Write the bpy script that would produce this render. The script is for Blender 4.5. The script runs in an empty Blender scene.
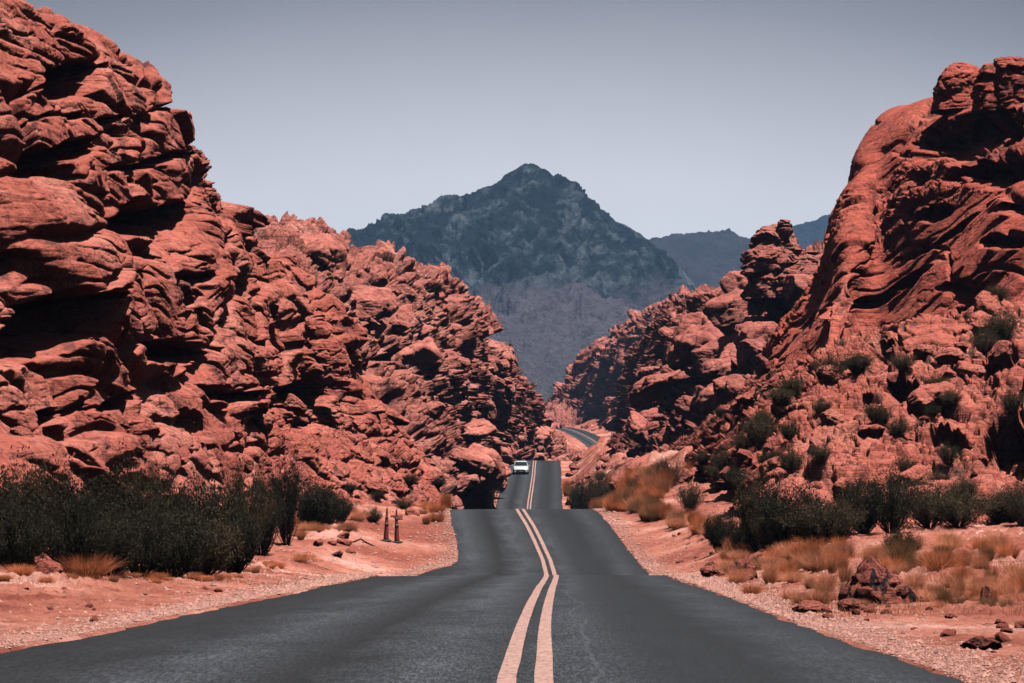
import bpy, math, random
import numpy as np
from math import radians, sin, cos, pi
from mathutils import Vector, Matrix

random.seed(7)
rng = np.random.default_rng(7)
S = bpy.context.scene
COL = S.collection

# ------------------------------------------------------------------ camera
F = 2850.0                       # focal length in pixels of the 1024 px wide picture
HY = 490.0                       # row of the true horizon
CZ = 1.5                         # eye height
PITCH = math.atan((HY - 341.5) / F)
cam_d = bpy.data.cameras.new('camera')
cam = bpy.data.objects.new('camera', cam_d)
COL.objects.link(cam)
cam_d.sensor_width = 36.0
cam_d.lens = F / 1024 * 36.0
cam_d.clip_start = 0.5
cam_d.clip_end = 30000
cam.location = (0, 0, CZ)
cam.rotation_euler = (pi / 2 + PITCH, 0, 0)
S.camera = cam
CP, SP = cos(PITCH), sin(PITCH)


def W(px, py, D):
    """world point seen at pixel px,py at forward distance D"""
    a = (px - 512) / F
    b = (341.5 - py) / F
    dy = CP - b * SP
    dz = SP + b * CP
    return np.array([a / dy * D, D, CZ + dz / dy * D])


def proj(P):
    x = P[..., 0]; y = P[..., 1]; z = P[..., 2] - CZ
    f = y * CP + z * SP
    u = -y * SP + z * CP
    return 512 + F * x / f, 341.5 - F * u / f


# ------------------------------------------------------------------ noise (numpy)
def hsh(ix, iy, iz, s):
    h = (ix.astype(np.uint32) * np.uint32(374761393) + iy.astype(np.uint32) * np.uint32(668265263)
         + iz.astype(np.uint32) * np.uint32(2147483647) + np.uint32((s * 1274126177) & 0xffffffff))
    h ^= h >> np.uint32(13)
    h *= np.uint32(1274126177)
    h ^= h >> np.uint32(16)
    h *= np.uint32(2246822519)
    h ^= h >> np.uint32(15)
    return h


def r01(h):
    return (h & np.uint32(0xffffff)).astype(np.float32) / np.float32(16777216)


def vnoise(P, s=0):
    """gradient noise, about -1..1"""
    P = P.astype(np.float32)
    I = np.floor(P).astype(np.int64)
    f = P - I
    w = f * f * f * (f * (f * 6 - 15) + 10)
    out = 0
    for dx in (0, 1):
        wx = w[:, 0] if dx else 1 - w[:, 0]
        for dy in (0, 1):
            wy = w[:, 1] if dy else 1 - w[:, 1]
            for dz in (0, 1):
                wz = w[:, 2] if dz else 1 - w[:, 2]
                h = hsh(I[:, 0] + dx, I[:, 1] + dy, I[:, 2] + dz, s)
                gx = (h & np.uint32(1023)).astype(np.float32) / 511.5 - 1
                gy = ((h >> np.uint32(10)) & np.uint32(1023)).astype(np.float32) / 511.5 - 1
                gz = ((h >> np.uint32(20)) & np.uint32(1023)).astype(np.float32) / 511.5 - 1
                out = out + wx * wy * wz * (gx * (f[:, 0] - dx) + gy * (f[:, 1] - dy) + gz * (f[:, 2] - dz))
    return out * 1.5


def fbm(P, o=4, s=0, g=0.5, ridged=False):
    a, t, r = 1.0, 0.0, 0
    for k in range(o):
        n = vnoise(P * (2.03 ** k) + 17.7 * k, s + k)
        if ridged:
            n = 1 - 2 * np.abs(n)
        r = r + a * n
        t += a
        a *= g
    return r / t


def worley(P, s=0, jit=0.9):
    """F1, F2, random vec of nearest cell (n,4), vector from its centre"""
    P = P.astype(np.float32)
    I = np.floor(P).astype(np.int64)
    n = len(P)
    F1 = np.full(n, 9, np.float32); F2 = np.full(n, 9, np.float32)
    H = np.zeros(n, np.uint32); V = np.zeros((n, 3), np.float32)
    for dx in (-1, 0, 1):
        for dy in (-1, 0, 1):
            for dz in (-1, 0, 1):
                cx, cy, cz = I[:, 0] + dx, I[:, 1] + dy, I[:, 2] + dz
                h = hsh(cx, cy, cz, s)
                ox = ((h & np.uint32(1023)).astype(np.float32) / 1023 - .5) * jit + .5
                oy = (((h >> np.uint32(10)) & np.uint32(1023)).astype(np.float32) / 1023 - .5) * jit + .5
                oz = (((h >> np.uint32(20)) & np.uint32(1023)).astype(np.float32) / 1023 - .5) * jit + .5
                v = np.stack([P[:, 0] - cx - ox, P[:, 1] - cy - oy, P[:, 2] - cz - oz], 1).astype(np.float32)
                d = np.sqrt((v * v).sum(1))
                m = d < F1
                F2 = np.where(m, F1, np.minimum(F2, d))
                H = np.where(m, h, H)
                V[m] = v[m]
                F1 = np.where(m, d, F1)
    h2 = hsh(H, H >> np.uint32(7), H >> np.uint32(3), s + 5)
    h3 = hsh(h2, H, h2 >> np.uint32(5), s + 9)
    R = np.stack([r01(H >> np.uint32(4)), r01(h2), r01(h3), r01(h3 >> np.uint32(6))], 1)
    return F1, F2, R, V


def sstep(a, b, x):
    t = np.clip((x - a) / (b - a), 0, 1)
    return t * t * (3 - 2 * t)


# ------------------------------------------------------------------ mesh helpers
def mesh_np(name, V, Fc, mat=None, smooth=True):
    me = bpy.data.meshes.new(name)
    V = np.ascontiguousarray(V, np.float32); Fc = np.ascontiguousarray(Fc, np.int32)
    k = Fc.shape[1]
    me.vertices.add(len(V)); me.vertices.foreach_set('co', V.ravel())
    me.loops.add(Fc.size); me.loops.foreach_set('vertex_index', Fc.ravel())
    me.polygons.add(len(Fc))
    me.polygons.foreach_set('loop_start', np.arange(0, Fc.size, k, dtype=np.int32))
    me.polygons.foreach_set('loop_total', np.full(len(Fc), k, np.int32))
    me.update(calc_edges=True)
    me.polygons.foreach_set('use_smooth', np.full(len(Fc), smooth, bool))
    if mat:
        me.materials.append(mat)
    return me


def grid_faces(nu, nv, flip=False):
    a = (np.arange(nu - 1)[:, None] * nv + np.arange(nv - 1)[None, :]).ravel()
    f = np.stack([a, a + nv, a + nv + 1, a + 1], 1)
    return f[:, ::-1] if flip else f


def link(name, me, parent=None, **pr):
    o = bpy.data.objects.new(name, me)
    COL.objects.link(o)
    if parent is not None:
        o.parent = parent
    for k, v in pr.items():
        o[k] = v
    return o


def tag(o, label=None, cat=None, group=None, kind=None):
    if label: o['label'] = label
    if cat: o['category'] = cat
    if group: o['group'] = group
    if kind: o['kind'] = kind
    return o


class MB:
    """small mesh collector"""
    def __init__(s): s.v = []; s.f = []
    def add(s, v, f):
        b = len(s.v); s.v += [tuple(map(float, p)) for p in v]; s.f += [tuple(i + b for i in q) for q in f]
    def box(s, c, d, taper=(1, 1), rot=None):
        x, y, z = c; a, b, h = d[0] / 2, d[1] / 2, d[2] / 2; tx, ty = taper
        v = [(-a, -b, -h), (a, -b, -h), (a, b, -h), (-a, b, -h), (-a * tx, -b * ty, h), (a * tx, -b * ty, h), (a * tx, b * ty, h), (-a * tx, b * ty, h)]
        v = [Vector(p) for p in v]
        if rot: v = [Matrix.Rotation(rot[1], 3, rot[0]) @ p for p in v]
        v = [p + Vector(c) for p in v]
        s.add(v, [(0, 3, 2, 1), (4, 5, 6, 7), (0, 1, 5, 4), (1, 2, 6, 5), (2, 3, 7, 6), (3, 0, 4, 7)])
    def lathe(s, prof, n=24, axis='Z', c=(0, 0, 0)):
        v = []; f = []
        for r, z in prof:
            for i in range(n):
                a = 2 * pi * i / n
                p = (r * cos(a), r * sin(a), z) if axis == 'Z' else (z, r * cos(a), r * sin(a))
                v.append((p[0] + c[0], p[1] + c[1], p[2] + c[2]))
        m = len(prof)
        for j in range(m - 1):
            for i in range(n):
                k = (i + 1) % n
                f.append((j * n + i, j * n + k, (j + 1) * n + k, (j + 1) * n + i))
        f.append(tuple(range(n))[::-1]); f.append(tuple((m - 1) * n + i for i in range(n)))
        s.add(v, f)
    def tube(s, pts, rads, n=6):
        v = []; f = []
        for i, p in enumerate(pts):
            p = Vector(p)
            t = Vector(pts[min(i + 1, len(pts) - 1)]) - Vector(pts[max(i - 1, 0)])
            t.normalize()
            a = t.orthogonal().normalized(); b = t.cross(a)
            for k in range(n):
                g = 2 * pi * k / n
                v.append(p + (a * cos(g) + b * sin(g)) * rads[i])
        for i in range(len(pts) - 1):
            for k in range(n):
                q = (k + 1) % n
                f.append((i * n + k, i * n + q, (i + 1) * n + q, (i + 1) * n + k))
        f.append(tuple(range(n))[::-1]); f.append(tuple((len(pts) - 1) * n + i for i in range(n)))
        s.add(v, f)
    def mesh(s, name, mat, smooth=False):
        me = bpy.data.meshes.new(name); me.from_pydata(s.v, [], s.f); me.update()
        me.polygons.foreach_set('use_smooth', [smooth] * len(s.f))
        me.materials.append(mat)
        return me
    def build(s, name, mat, parent=None, smooth=False, bevel=0, **pr):
        o = link(name, s.mesh(name, mat, smooth), parent, **pr)
        if bevel:
            m = o.modifiers.new('bevel', 'BEVEL'); m.width = bevel; m.segments = 2; m.limit_method = 'ANGLE'
        return o


# ------------------------------------------------------------------ materials
def new_mat(name):
    m = bpy.data.materials.new(name); m.use_nodes = True
    nt = m.node_tree; b = nt.nodes['Principled BSDF']
    b.inputs['Specular IOR Level'].default_value = 0.2
    return m, nt, b


def N(nt, t, **kw):
    n = nt.nodes.new(t)
    for k, v in kw.items():
        if k in n.inputs: n.inputs[k].default_value = v
        else: setattr(n, k, v)
    return n


def ramp(nt, fac, stops):
    r = nt.nodes.new('ShaderNodeValToRGB')
    while len(r.color_ramp.elements) < len(stops): r.color_ramp.elements.new(0.5)
    for e, (p, c) in zip(r.color_ramp.elements, stops):
        e.position = p; e.color = (*c, 1) if len(c) == 3 else c
    nt.links.new(fac, r.inputs[0])
    return r


def mixc(nt, fac, a, b, mode='MIX'):
    m = nt.nodes.new('ShaderNodeMix'); m.data_type = 'RGBA'; m.blend_type = mode
    for s, i in ((fac, 0), (a, 6), (b, 7)):
        if isinstance(s, (int, float)): m.inputs[i].default_value = s
        elif isinstance(s, tuple): m.inputs[i].default_value = (*s, 1)
        else: nt.links.new(s, m.inputs[i])
    return m.outputs[2]


def mapped(nt, scale, rot=(0, 0, 0)):
    tc = nt.nodes.new('ShaderNodeTexCoord'); mp = nt.nodes.new('ShaderNodeMapping')
    mp.inputs['Scale'].default_value = scale; mp.inputs['Rotation'].default_value = rot
    nt.links.new(tc.outputs['Object'], mp.inputs['Vector'])
    return mp.outputs[0]


def noise(nt, vec, scale, detail=5, rough=.6, dist=0):
    n = N(nt, 'ShaderNodeTexNoise', Scale=scale, Detail=detail, Roughness=rough, Distortion=dist)
    nt.links.new(vec, n.inputs['Vector'])
    return n.outputs[0]


def rock_mat(name, base, pale, dark, sc=1.0, tilt=0.2, varnish=0.5, vth=.53, bump=1.0, tiltx=0.0, vc=(0.055, 0.03, 0.03)):
    m, nt, b = new_mat(name)
    v0 = mapped(nt, (sc, sc, sc))
    vs = mapped(nt, (0.10 * sc, 0.10 * sc, 2.2 * sc), (tiltx, tilt, 0))
    big = noise(nt, v0, 0.22, 6, .6)
    strat = noise(nt, vs, 1.3, 8, .7, .6)
    fine = noise(nt, v0, 4.0, 10, .7)
    c = ramp(nt, strat, [(.30, dark), (.46, base), (.58, base), (.72, pale)]).outputs[0]
    c2 = ramp(nt, big, [(.34, tuple(x * .72 for x in base)), (.5, base), (.68, pale)]).outputs[0]
    c = mixc(nt, .5, c, c2)
    f2 = ramp(nt, fine, [(.32, (.42, .38, .38)), (.47, (.95, .95, .95)), (.56, (1.1, 1.1, 1.1)), (.7, (1.45, 1.5, 1.5))]).outputs[0]
    c = mixc(nt, .8, c, f2, 'MULTIPLY')
    vn = noise(nt, mapped(nt, (sc, sc, .55 * sc), (0, tilt, .3)), .9, 9, .72, .8)
    vm = ramp(nt, vn, [(vth, (0, 0, 0)), (vth + .08, (min(1, varnish * 1.35),) * 3)]).outputs[0]
    c = mixc(nt, vm, c, vc)
    nt.links.new(c, b.inputs['Base Color'])
    b.inputs['Roughness'].default_value = .9
    b.inputs['Specular IOR Level'].default_value = .12
    bn = nt.nodes.new('ShaderNodeBump'); bn.inputs['Strength'].default_value = 1.0; bn.inputs['Distance'].default_value = .17 * bump / sc
    add = nt.nodes.new('ShaderNodeMath'); add.operation = 'ADD'
    nt.links.new(strat, add.inputs[0]); nt.links.new(fine, add.inputs[1])
    nt.links.new(add.outputs[0], bn.inputs['Height'])
    vor = N(nt, 'ShaderNodeTexVoronoi', feature='DISTANCE_TO_EDGE', Scale=1.1)
    nt.links.new(v0, vor.inputs['Vector'])
    cr = ramp(nt, vor.outputs[0], [(0, (0, 0, 0)), (.07, (1, 1, 1))]).outputs[0]
    b2 = nt.nodes.new('ShaderNodeBump'); b2.inputs['Strength'].default_value = .35; b2.inputs['Distance'].default_value = .12 * bump / sc
    nt.links.new(cr, b2.inputs['Height']); nt.links.new(bn.outputs[0], b2.inputs['Normal'])
    nt.links.new(b2.outputs[0], b.inputs['Normal'])
    return m


def plain(name, col, rough=.8, spec=.2, var=.25, scale=6., metal=0, bump=0):
    m, nt, b = new_mat(name)
    v = mapped(nt, (1, 1, 1))
    n = noise(nt, v, scale, 5, .65)
    c = ramp(nt, n, [(.3, tuple(x * (1 - var) for x in col)), (.7, tuple(min(1, x * (1 + var)) for x in col))]).outputs[0]
    nt.links.new(c, b.inputs['Base Color'])
    b.inputs['Roughness'].default_value = rough; b.inputs['Specular IOR Level'].default_value = spec
    b.inputs['Metallic'].default_value = metal
    if bump:
        bn = nt.nodes.new('ShaderNodeBump'); bn.inputs['Distance'].default_value = bump
        nt.links.new(n, bn.inputs['Height']); nt.links.new(bn.outputs[0], b.inputs['Normal'])
    return m


RED = dict(base=(.42, .112, .082), pale=(.60, .24, .19), dark=(.19, .043, .034))
PINK = dict(base=(.46, .15, .118), pale=(.64, .31, .26), dark=(.20, .06, .048))
m_cliff_l = rock_mat('red_sandstone', **RED, sc=.9, tilt=.25, varnish=.55)
m_cliff_r = rock_mat('deep_red_sandstone', base=(.40, .088, .062), pale=(.54, .17, .125), dark=(.19, .042, .033), sc=.7, tilt=.6, varnish=.5)
m_hill_l = rock_mat('pink_rubble_rock', **PINK, sc=.45, tilt=.15, varnish=.6, bump=1.2)
m_hill_r = rock_mat('rose_rubble_rock', base=(.40, .125, .10), pale=(.55, .23, .19), dark=(.17, .053, .043), sc=.4, tilt=.3, varnish=.6, bump=1.2)
m_slope = rock_mat('red_slope_rock', base=(.43, .115, .083), pale=(.58, .24, .18), dark=(.18, .046, .036), sc=1.1, tilt=.4, varnish=.6)
m_boulder = rock_mat('boulder_rock', base=(.43, .12, .088), pale=(.56, .22, .17), dark=(.19, .05, .04), sc=1.4, tilt=.2, varnish=.65)
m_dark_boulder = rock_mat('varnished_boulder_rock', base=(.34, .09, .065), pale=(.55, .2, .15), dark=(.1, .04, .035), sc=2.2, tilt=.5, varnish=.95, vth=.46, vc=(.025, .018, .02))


def mountain_mat(name, rock, rock2, talus, ztop, zw):
    m, nt, b = new_mat(name)
    v = mapped(nt, (.01, .01, .01))
    n1 = noise(nt, v, 2.2, 9, .72, .3)
    c = ramp(nt, n1, [(.3, tuple(x * .5 for x in rock)), (.5, rock), (.62, rock2)]).outputs[0]
    t1 = noise(nt, mapped(nt, (.05, .05, .02)), 2.0, 8, .75)
    tc = ramp(nt, t1, [(.3, tuple(x * .7 for x in talus)), (.7, tuple(x * 1.3 for x in talus))]).outputs[0]
    geo = nt.nodes.new('ShaderNodeNewGeometry'); sp = nt.nodes.new('ShaderNodeSeparateXYZ')
    nt.links.new(geo.outputs['Position'], sp.inputs[0])
    n2 = noise(nt, v, 1.1, 6, .7)
    ma = nt.nodes.new('ShaderNodeMath'); ma.operation = 'MULTIPLY_ADD'; ma.inputs[1].default_value = zw * 3.4; ma.inputs[2].default_value = 0
    nt.links.new(n2, ma.inputs[0])
    ad = nt.nodes.new('ShaderNodeMath'); ad.operation = 'ADD'
    nt.links.new(sp.outputs[2], ad.inputs[0]); nt.links.new(ma.outputs[0], ad.inputs[1])
    mr = nt.nodes.new('ShaderNodeMapRange'); mr.inputs['From Min'].default_value = ztop + zw * 1.7 - zw * .3; mr.inputs['From Max'].default_value = ztop + zw * 1.7 + zw * .3
    nt.links.new(ad.outputs[0], mr.inputs['Value'])
    c = mixc(nt, mr.outputs[0], tc, c)
    nt.links.new(c, b.inputs['Base Color'])
    b.inputs['Roughness'].default_value = .95; b.inputs['Specular IOR Level'].default_value = .05
    bn = nt.nodes.new('ShaderNodeBump'); bn.inputs['Distance'].default_value = 30; bn.inputs['Strength'].default_value = 1
    nt.links.new(noise(nt, v, 6, 9, .75), bn.inputs['Height']); nt.links.new(bn.outputs[0], b.inputs['Normal'])
    return m


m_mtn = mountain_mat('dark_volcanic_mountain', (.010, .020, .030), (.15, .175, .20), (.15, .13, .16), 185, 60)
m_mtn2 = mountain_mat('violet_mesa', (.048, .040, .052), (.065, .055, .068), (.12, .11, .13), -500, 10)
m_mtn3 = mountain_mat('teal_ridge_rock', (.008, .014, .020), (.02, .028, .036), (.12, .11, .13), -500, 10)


def ground_mat():
    m, nt, b = new_mat('desert_ground')
    v = mapped(nt, (1, 1, 1))
    n1 = noise(nt, v, .16, 6, .6); n2 = noise(nt, v, 2.3, 9, .75); n3 = noise(nt, v, 22, 6, .8)
    c = ramp(nt, n1, [(.40, (.25, .072, .052)), (.53, (.40, .145, .105)), (.66, (.55, .29, .245))]).outputs[0]
    d = ramp(nt, n2, [(.36, (.30, .25, .25)), (.47, (.9, .9, .9)), (.55, (1.05, 1.05, 1.05)), (.68, (1.35, 1.35, 1.35))]).outputs[0]
    c = mixc(nt, .7, c, d, 'MULTIPLY')
    e = ramp(nt, n3, [(.36, (.25, .2, .2)), (.47, (1, 1, 1)), (.58, (1.0, 1.0, 1.0)), (.68, (1.5, 1.6, 1.6))]).outputs[0]
    c = mixc(nt, .75, c, e, 'MULTIPLY')
    nt.links.new(c, b.inputs['Base Color']); b.inputs['Roughness'].default_value = .95
    b.inputs['Specular IOR Level'].default_value = .08
    bn = nt.nodes.new('ShaderNodeBump'); bn.inputs['Distance'].default_value = .05; bn.inputs['Strength'].default_value = .9
    ad = nt.nodes.new('ShaderNodeMath'); ad.operation = 'ADD'
    nt.links.new(n2, ad.inputs[0]); nt.links.new(n3, ad.inputs[1])
    nt.links.new(ad.outputs[0], bn.inputs['Height']); nt.links.new(bn.outputs[0], b.inputs['Normal'])
    return m


def asphalt_mat():
    m, nt, b = new_mat('asphalt')
    uv = nt.nodes.new('ShaderNodeUVMap'); uv.uv_map = 'road'
    sp = nt.nodes.new('ShaderNodeSeparateXYZ'); nt.links.new(uv.outputs[0], sp.inputs[0])
    v = mapped(nt, (1, 1, 1))
    grain = noise(nt, mapped(nt, (1, .10, 1)), 34, 3, .85)
    med = noise(nt, mapped(nt, (1, .25, 1)), 1.1, 7, .7)
    c = ramp(nt, med, [(.3, (.0055, .0066, .0082)), (.7, (.0175, .0195, .0235))]).outputs[0]
    g = ramp(nt, grain, [(.40, (.3, .3, .3)), (.5, (.8, .8, .8)), (.60, (2.1, 2.1, 2.1))]).outputs[0]
    c = mixc(nt, .9, c, g, 'MULTIPLY')
    # wheel tracks polished paler, oil strip between them darker (u = lateral metres)
    w = ramp(nt, None or _lat(nt, sp.outputs[0], med), [
        (.00, (.4,) * 3), (.16, (.8,) * 3), (.24, (2.5,) * 3), (.335, (.35,) * 3), (.42, (2.7,) * 3), (.49, (1.0,) * 3),
        (.55, (2.2,) * 3), (.60, (.7,) * 3), (.68, (.28,) * 3), (.755, (1.9,) * 3), (.82, (.45,) * 3)]).outputs[0]
    c = mixc(nt, 1., c, w, 'MULTIPLY')
    # cracks
    vor = N(nt, 'ShaderNodeTexVoronoi', feature='DISTANCE_TO_EDGE', Scale=.22)
    wv = N(nt, 'ShaderNodeTexNoise', Scale=1.4, Detail=6, Roughness=.7)
    nt.links.new(v, wv.inputs['Vector'])
    mx = mixc(nt, .5, mapped(nt, (1, .14, 1)), wv.outputs['Color'], 'ADD')
    nt.links.new(mx, vor.inputs['Vector'])
    cr = ramp(nt, vor.outputs[0], [(0, (1, 1, 1)), (.004, (1, 1, 1)), (.008, (0, 0, 0))]).outputs[0]
    gap = ramp(nt, noise(nt, v, .12, 2), [(.52, (0, 0, 0)), (.58, (.5, .5, .5))]).outputs[0]
    cr = mixc(nt, 1.0, cr, gap, 'MULTIPLY')
    c = mixc(nt, cr, c, (.012, .013, .015))
    # one long wandering seam just right of the centre line
    sn = noise(nt, mapped(nt, (0, 1, 0)), .10, 3, .5)
    def mth(op, x, y_, z=None):
        q = nt.nodes.new('ShaderNodeMath'); q.operation = op
        for k_, vv in enumerate((x, y_) + ((z,) if z is not None else ())):
            if isinstance(vv, (int, float)): q.inputs[k_].default_value = vv
            else: nt.links.new(vv, q.inputs[k_])
        return q.outputs[0]
    pos = mth('MULTIPLY_ADD', sn, 1.1, .05)
    dist = mth('ABSOLUTE', mth('SUBTRACT', sp.outputs[0], pos), 0.0)
    seam = mth('LESS_THAN', dist, .022); near = mth('LESS_THAN', sp.outputs[1], 62.0)
    c = mixc(nt, mth('MULTIPLY', mth('MULTIPLY', seam, near), .45), c, (.055, .06, .068))
    side_ = mth('MULTIPLY', mth('GREATER_THAN', sp.outputs[0], pos), .22)
    c = mixc(nt, side_, c, (.018, .022, .029))
    nt.links.new(c, b.inputs['Base Color'])
    b.inputs['Roughness'].default_value = .72; b.inputs['Specular IOR Level'].default_value = .3
    bn = nt.nodes.new('ShaderNodeBump'); bn.inputs['Distance'].default_value = .006; bn.inputs['Strength'].default_value = .7
    nt.links.new(grain, bn.inputs['Height']); nt.links.new(bn.outputs[0], b.inputs['Normal'])
    return m


def _lat(nt, u, nz):
    a = nt.nodes.new('ShaderNodeMapRange'); a.inputs['From Min'].default_value = -5.5; a.inputs['From Max'].default_value = 5.5
    nt.links.new(u, a.inputs['Value'])
    s = nt.nodes.new('ShaderNodeMath'); s.operation = 'MULTIPLY_ADD'; s.inputs[1].default_value = .07; 
    nt.links.new(nz, s.inputs[0]); nt.links.new(a.outputs[0], s.inputs[2])
    t = nt.nodes.new('ShaderNodeMath'); t.operation = 'SUBTRACT'; t.inputs[1].default_value = .035
    nt.links.new(s.outputs[0], t.inputs[0])
    return t.outputs[0]


m_ground = ground_mat()
m_asphalt = asphalt_mat()
m_line = plain('faded_line_paint', (.34, .20, .172), .7, .2, .30, 9)
_n = m_line.node_tree; _b = _n.nodes['Principled BSDF']; _c = _b.inputs['Base Color'].links[0].from_socket
_w = ramp(_n, noise(_n, mapped(_n, (1, .3, 1)), 14, 8, .8), [(.50, (0, 0, 0)), (.60, (.75, .75, .75))]).outputs[0]
_n.links.new(mixc(_n, _w, _c, (.10, .07, .065)), _b.inputs['Base Color'])

# ------------------------------------------------------------------ road profile
def hermite(xs, ys):
    xs = np.array(xs, float); ys = np.array(ys, float)
    d = np.diff(ys) / np.diff(xs)
    m = np.zeros_like(ys); m[0] = d[0]; m[-1] = d[-1]
    for i in range(1, len(xs) - 1):
        if d[i - 1] * d[i] <= 0: m[i] = 0
        else:
            w1 = 2 * (xs[i + 1] - xs[i]) + xs[i] - xs[i - 1]; w2 = xs[i + 1] - xs[i] + 2 * (xs[i] - xs[i - 1])
            m[i] = (w1 + w2) / (w1 / d[i - 1] + w2 / d[i])
    def f(x):
        x = np.asarray(x, float)
        i = np.clip(np.searchsorted(xs, x) - 1, 0, len(xs) - 2)
        h = xs[i + 1] - xs[i]; t = np.clip((x - xs[i]) / h, 0, 1)
        return ((2 * t**3 - 3 * t**2 + 1) * ys[i] + (t**3 - 2 * t**2 + t) * h * m[i] + (-2 * t**3 + 3 * t**2) * ys[i + 1] + (t**3 - t**2) * h * m[i + 1])
    return f


# (distance, image row, centre column, left half width, right half width)
RD = [(22, 683, 525, 5.3, 3.5), (26, 659, 528.5, 5.3, 3.5), (34, 631, 532.5, 5.2, 3.5), (44, 609, 538, 5.2, 3.5), (57, 592, 544, 5.1, 3.5),
      (74, 580.5, 549.5, 5.2, 3.5), (90, 575.5, 552, 5.6, 3.5)]
RV = [(103, 570.5, 549.5, 4.4, 3.6), (110, 562, 547, 3.6, 3.6), (117, 547, 540.5, 3.5, 3.6), (124, 527, 531, 3.5, 3.6), (130, 513.5, 522.5, 3.4, 3.6), (135, 509, 520, 3.4, 3.6)]
RC = [(290, 507, 529, 3.5, 3.5), (320, 489, 531.5, 3.5, 3.5), (350, 474.5, 533.5, 3.45, 3.5), (376, 463, 534.5, 3.4, 3.5), (386, 460.5, 535, 3.4, 3.5)]
FR = [(620, 452, 608, 3.5, 3.5), (700, 441, 594, 3.5, 3.5), (780, 431, 574, 3.5, 3.5), (850, 426, 556, 3.5, 3.5), (1000, 420, 543, 3.5, 3.5), (1250, 411, 541, 3.5, 3.5), (1400, 401, 545, 4.5, 4.5), (1500, 394, 549, 4.5, 4.5)]
pts = []
def addp(D, py, px, lh, rh):
    p = W(px, py, D); pts.append((D, p[0], p[2], lh, rh))
pts.append((-60, -.1, .35, 5.3, 3.5)); pts.append((0, .05, .12, 5.3, 3.5))
for r in RD: addp(*r)
pts.append((97, 1.36, -1.62, 5.3, 3.5))
for r in RV: addp(*r)
pts.append((150, .35, .35, 3.4, 3.5)); pts.append((180, .5, -1.6, 3.4, 3.5)); pts.append((225, 1.1, -3.4, 3.4, 3.5)); pts.append((262, 1.5, -2.3, 3.4, 3.5))
for r in RC: addp(*r)
pts.append((400, 3.6, 5.2, 3.4, 3.5)); pts.append((450, 8, 1.5, 3.5, 3.5)); pts.append((520, 17, 3.0, 3.5, 3.5)); pts.append((575, 21.5, 6.5, 3.5, 3.5))
for r in FR: addp(*r)
pts.append((1700, 22, 56, 4.5, 4.5)); pts.append((9000, 60, 60, 4.5, 4.5))
A_ = np.array(pts)
road_x = hermite(A_[:, 0], A_[:, 1]); road_z0 = hermite(A_[:, 0], A_[:, 2]); road_l = hermite(A_[:, 0], A_[:, 3]); road_r = hermite(A_[:, 0], A_[:, 4])
_yy = np.arange(-80, 1800, .5)
_k = np.exp(-np.linspace(-2, 2, 9)**2); _k /= _k.sum()
_zz = np.convolve(road_z0(_yy), _k, 'same'); _zz[:5] = road_z0(_yy[:5]); _zz[-5:] = road_z0(_yy[-5:])
def road_z(y):
    y = np.asarray(y, float)
    return np.where(y < 1700, np.interp(y, _yy, _zz), road_z0(y))

GL = hermite([-60, 20, 40, 60, 92, 112, 130, 200, 290, 384, 450, 600, 700, 1000, 1500, 2500, 9000], [.2, -.1, -.2, -.2, -.95, -.55, .75, 1.5, 2.5, 6.4, 6.5, 11, 15, 32, 54, 60, 60])
GR = hermite([-60, 20, 44, 55, 70, 92, 112, 130, 200, 290, 384, 450, 600, 700, 1000, 1500, 2500, 9000], [.2, -.12, -.28, 0, .05, -.3, .05, .9, 2.5, 3.5, 7, 6.5, 10, 14, 31, 53, 60, 60])


def ground_z(x, y, detail=True):
    x = np.asarray(x, float); y = np.asarray(y, float)
    xc = road_x(y); rz = road_z(y)
    P = np.stack([x.ravel(), y.ravel(), np.zeros(x.size)], 1)
    jag = (vnoise(P * .5, 3) * .10 + vnoise(P * 1.6, 4) * .035).reshape(x.shape) if detail else 0
    eL = (xc - road_l(y)) - x + jag
    eR = x - (xc + road_r(y)) + jag
    e = np.maximum(eL, eR)
    side = np.where(eR > eL, GR(y), GL(y))
    side = side + np.where(eR > eL, np.clip(e - 3, 0, 40) * .05, np.clip(e - 3, 0, 40) * .06)
    t = sstep(.6, 5.0, e)
    z = rz * (1 - t) + side * t
    inside = sstep(-.45, -.02, e)
    z = z - (1 - inside) * .22 + inside * .012
    if detail:
        a = sstep(0, 1.2, e)
        z = z + a * (fbm(P * .35, 4, 11) * .22 * sstep(1, 6, e).reshape(-1) if False else 0)
        n = fbm(P * .3, 4, 11).reshape(x.shape); n2 = fbm(P * 2.2, 3, 12).reshape(x.shape)
        amp = np.clip(y / 60, .5, 6)
        z = z + sstep(1.0, 7, e) * n * .22 * np.clip(amp, 0, 1.5) + a * n2 * .05 * (1 + sstep(2, 6, e))
    return z


def gp(px, py):
    """point of the ground seen at a pixel"""
    D = np.concatenate([np.arange(15, 420, .1)])
    a = W(px, py, 1.0); o = np.array([0, 0, CZ])
    X = (px - 512) / F / (CP - (341.5 - py) / F * SP) * D
    Z = CZ + (a[2] - CZ) * D
    g = ground_z(X, D)
    i = np.argmax(Z <= g)
    if Z[i] > g[i]: i = len(D) - 1
    return float(X[i]), float(D[i]), float(g[i])


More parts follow.
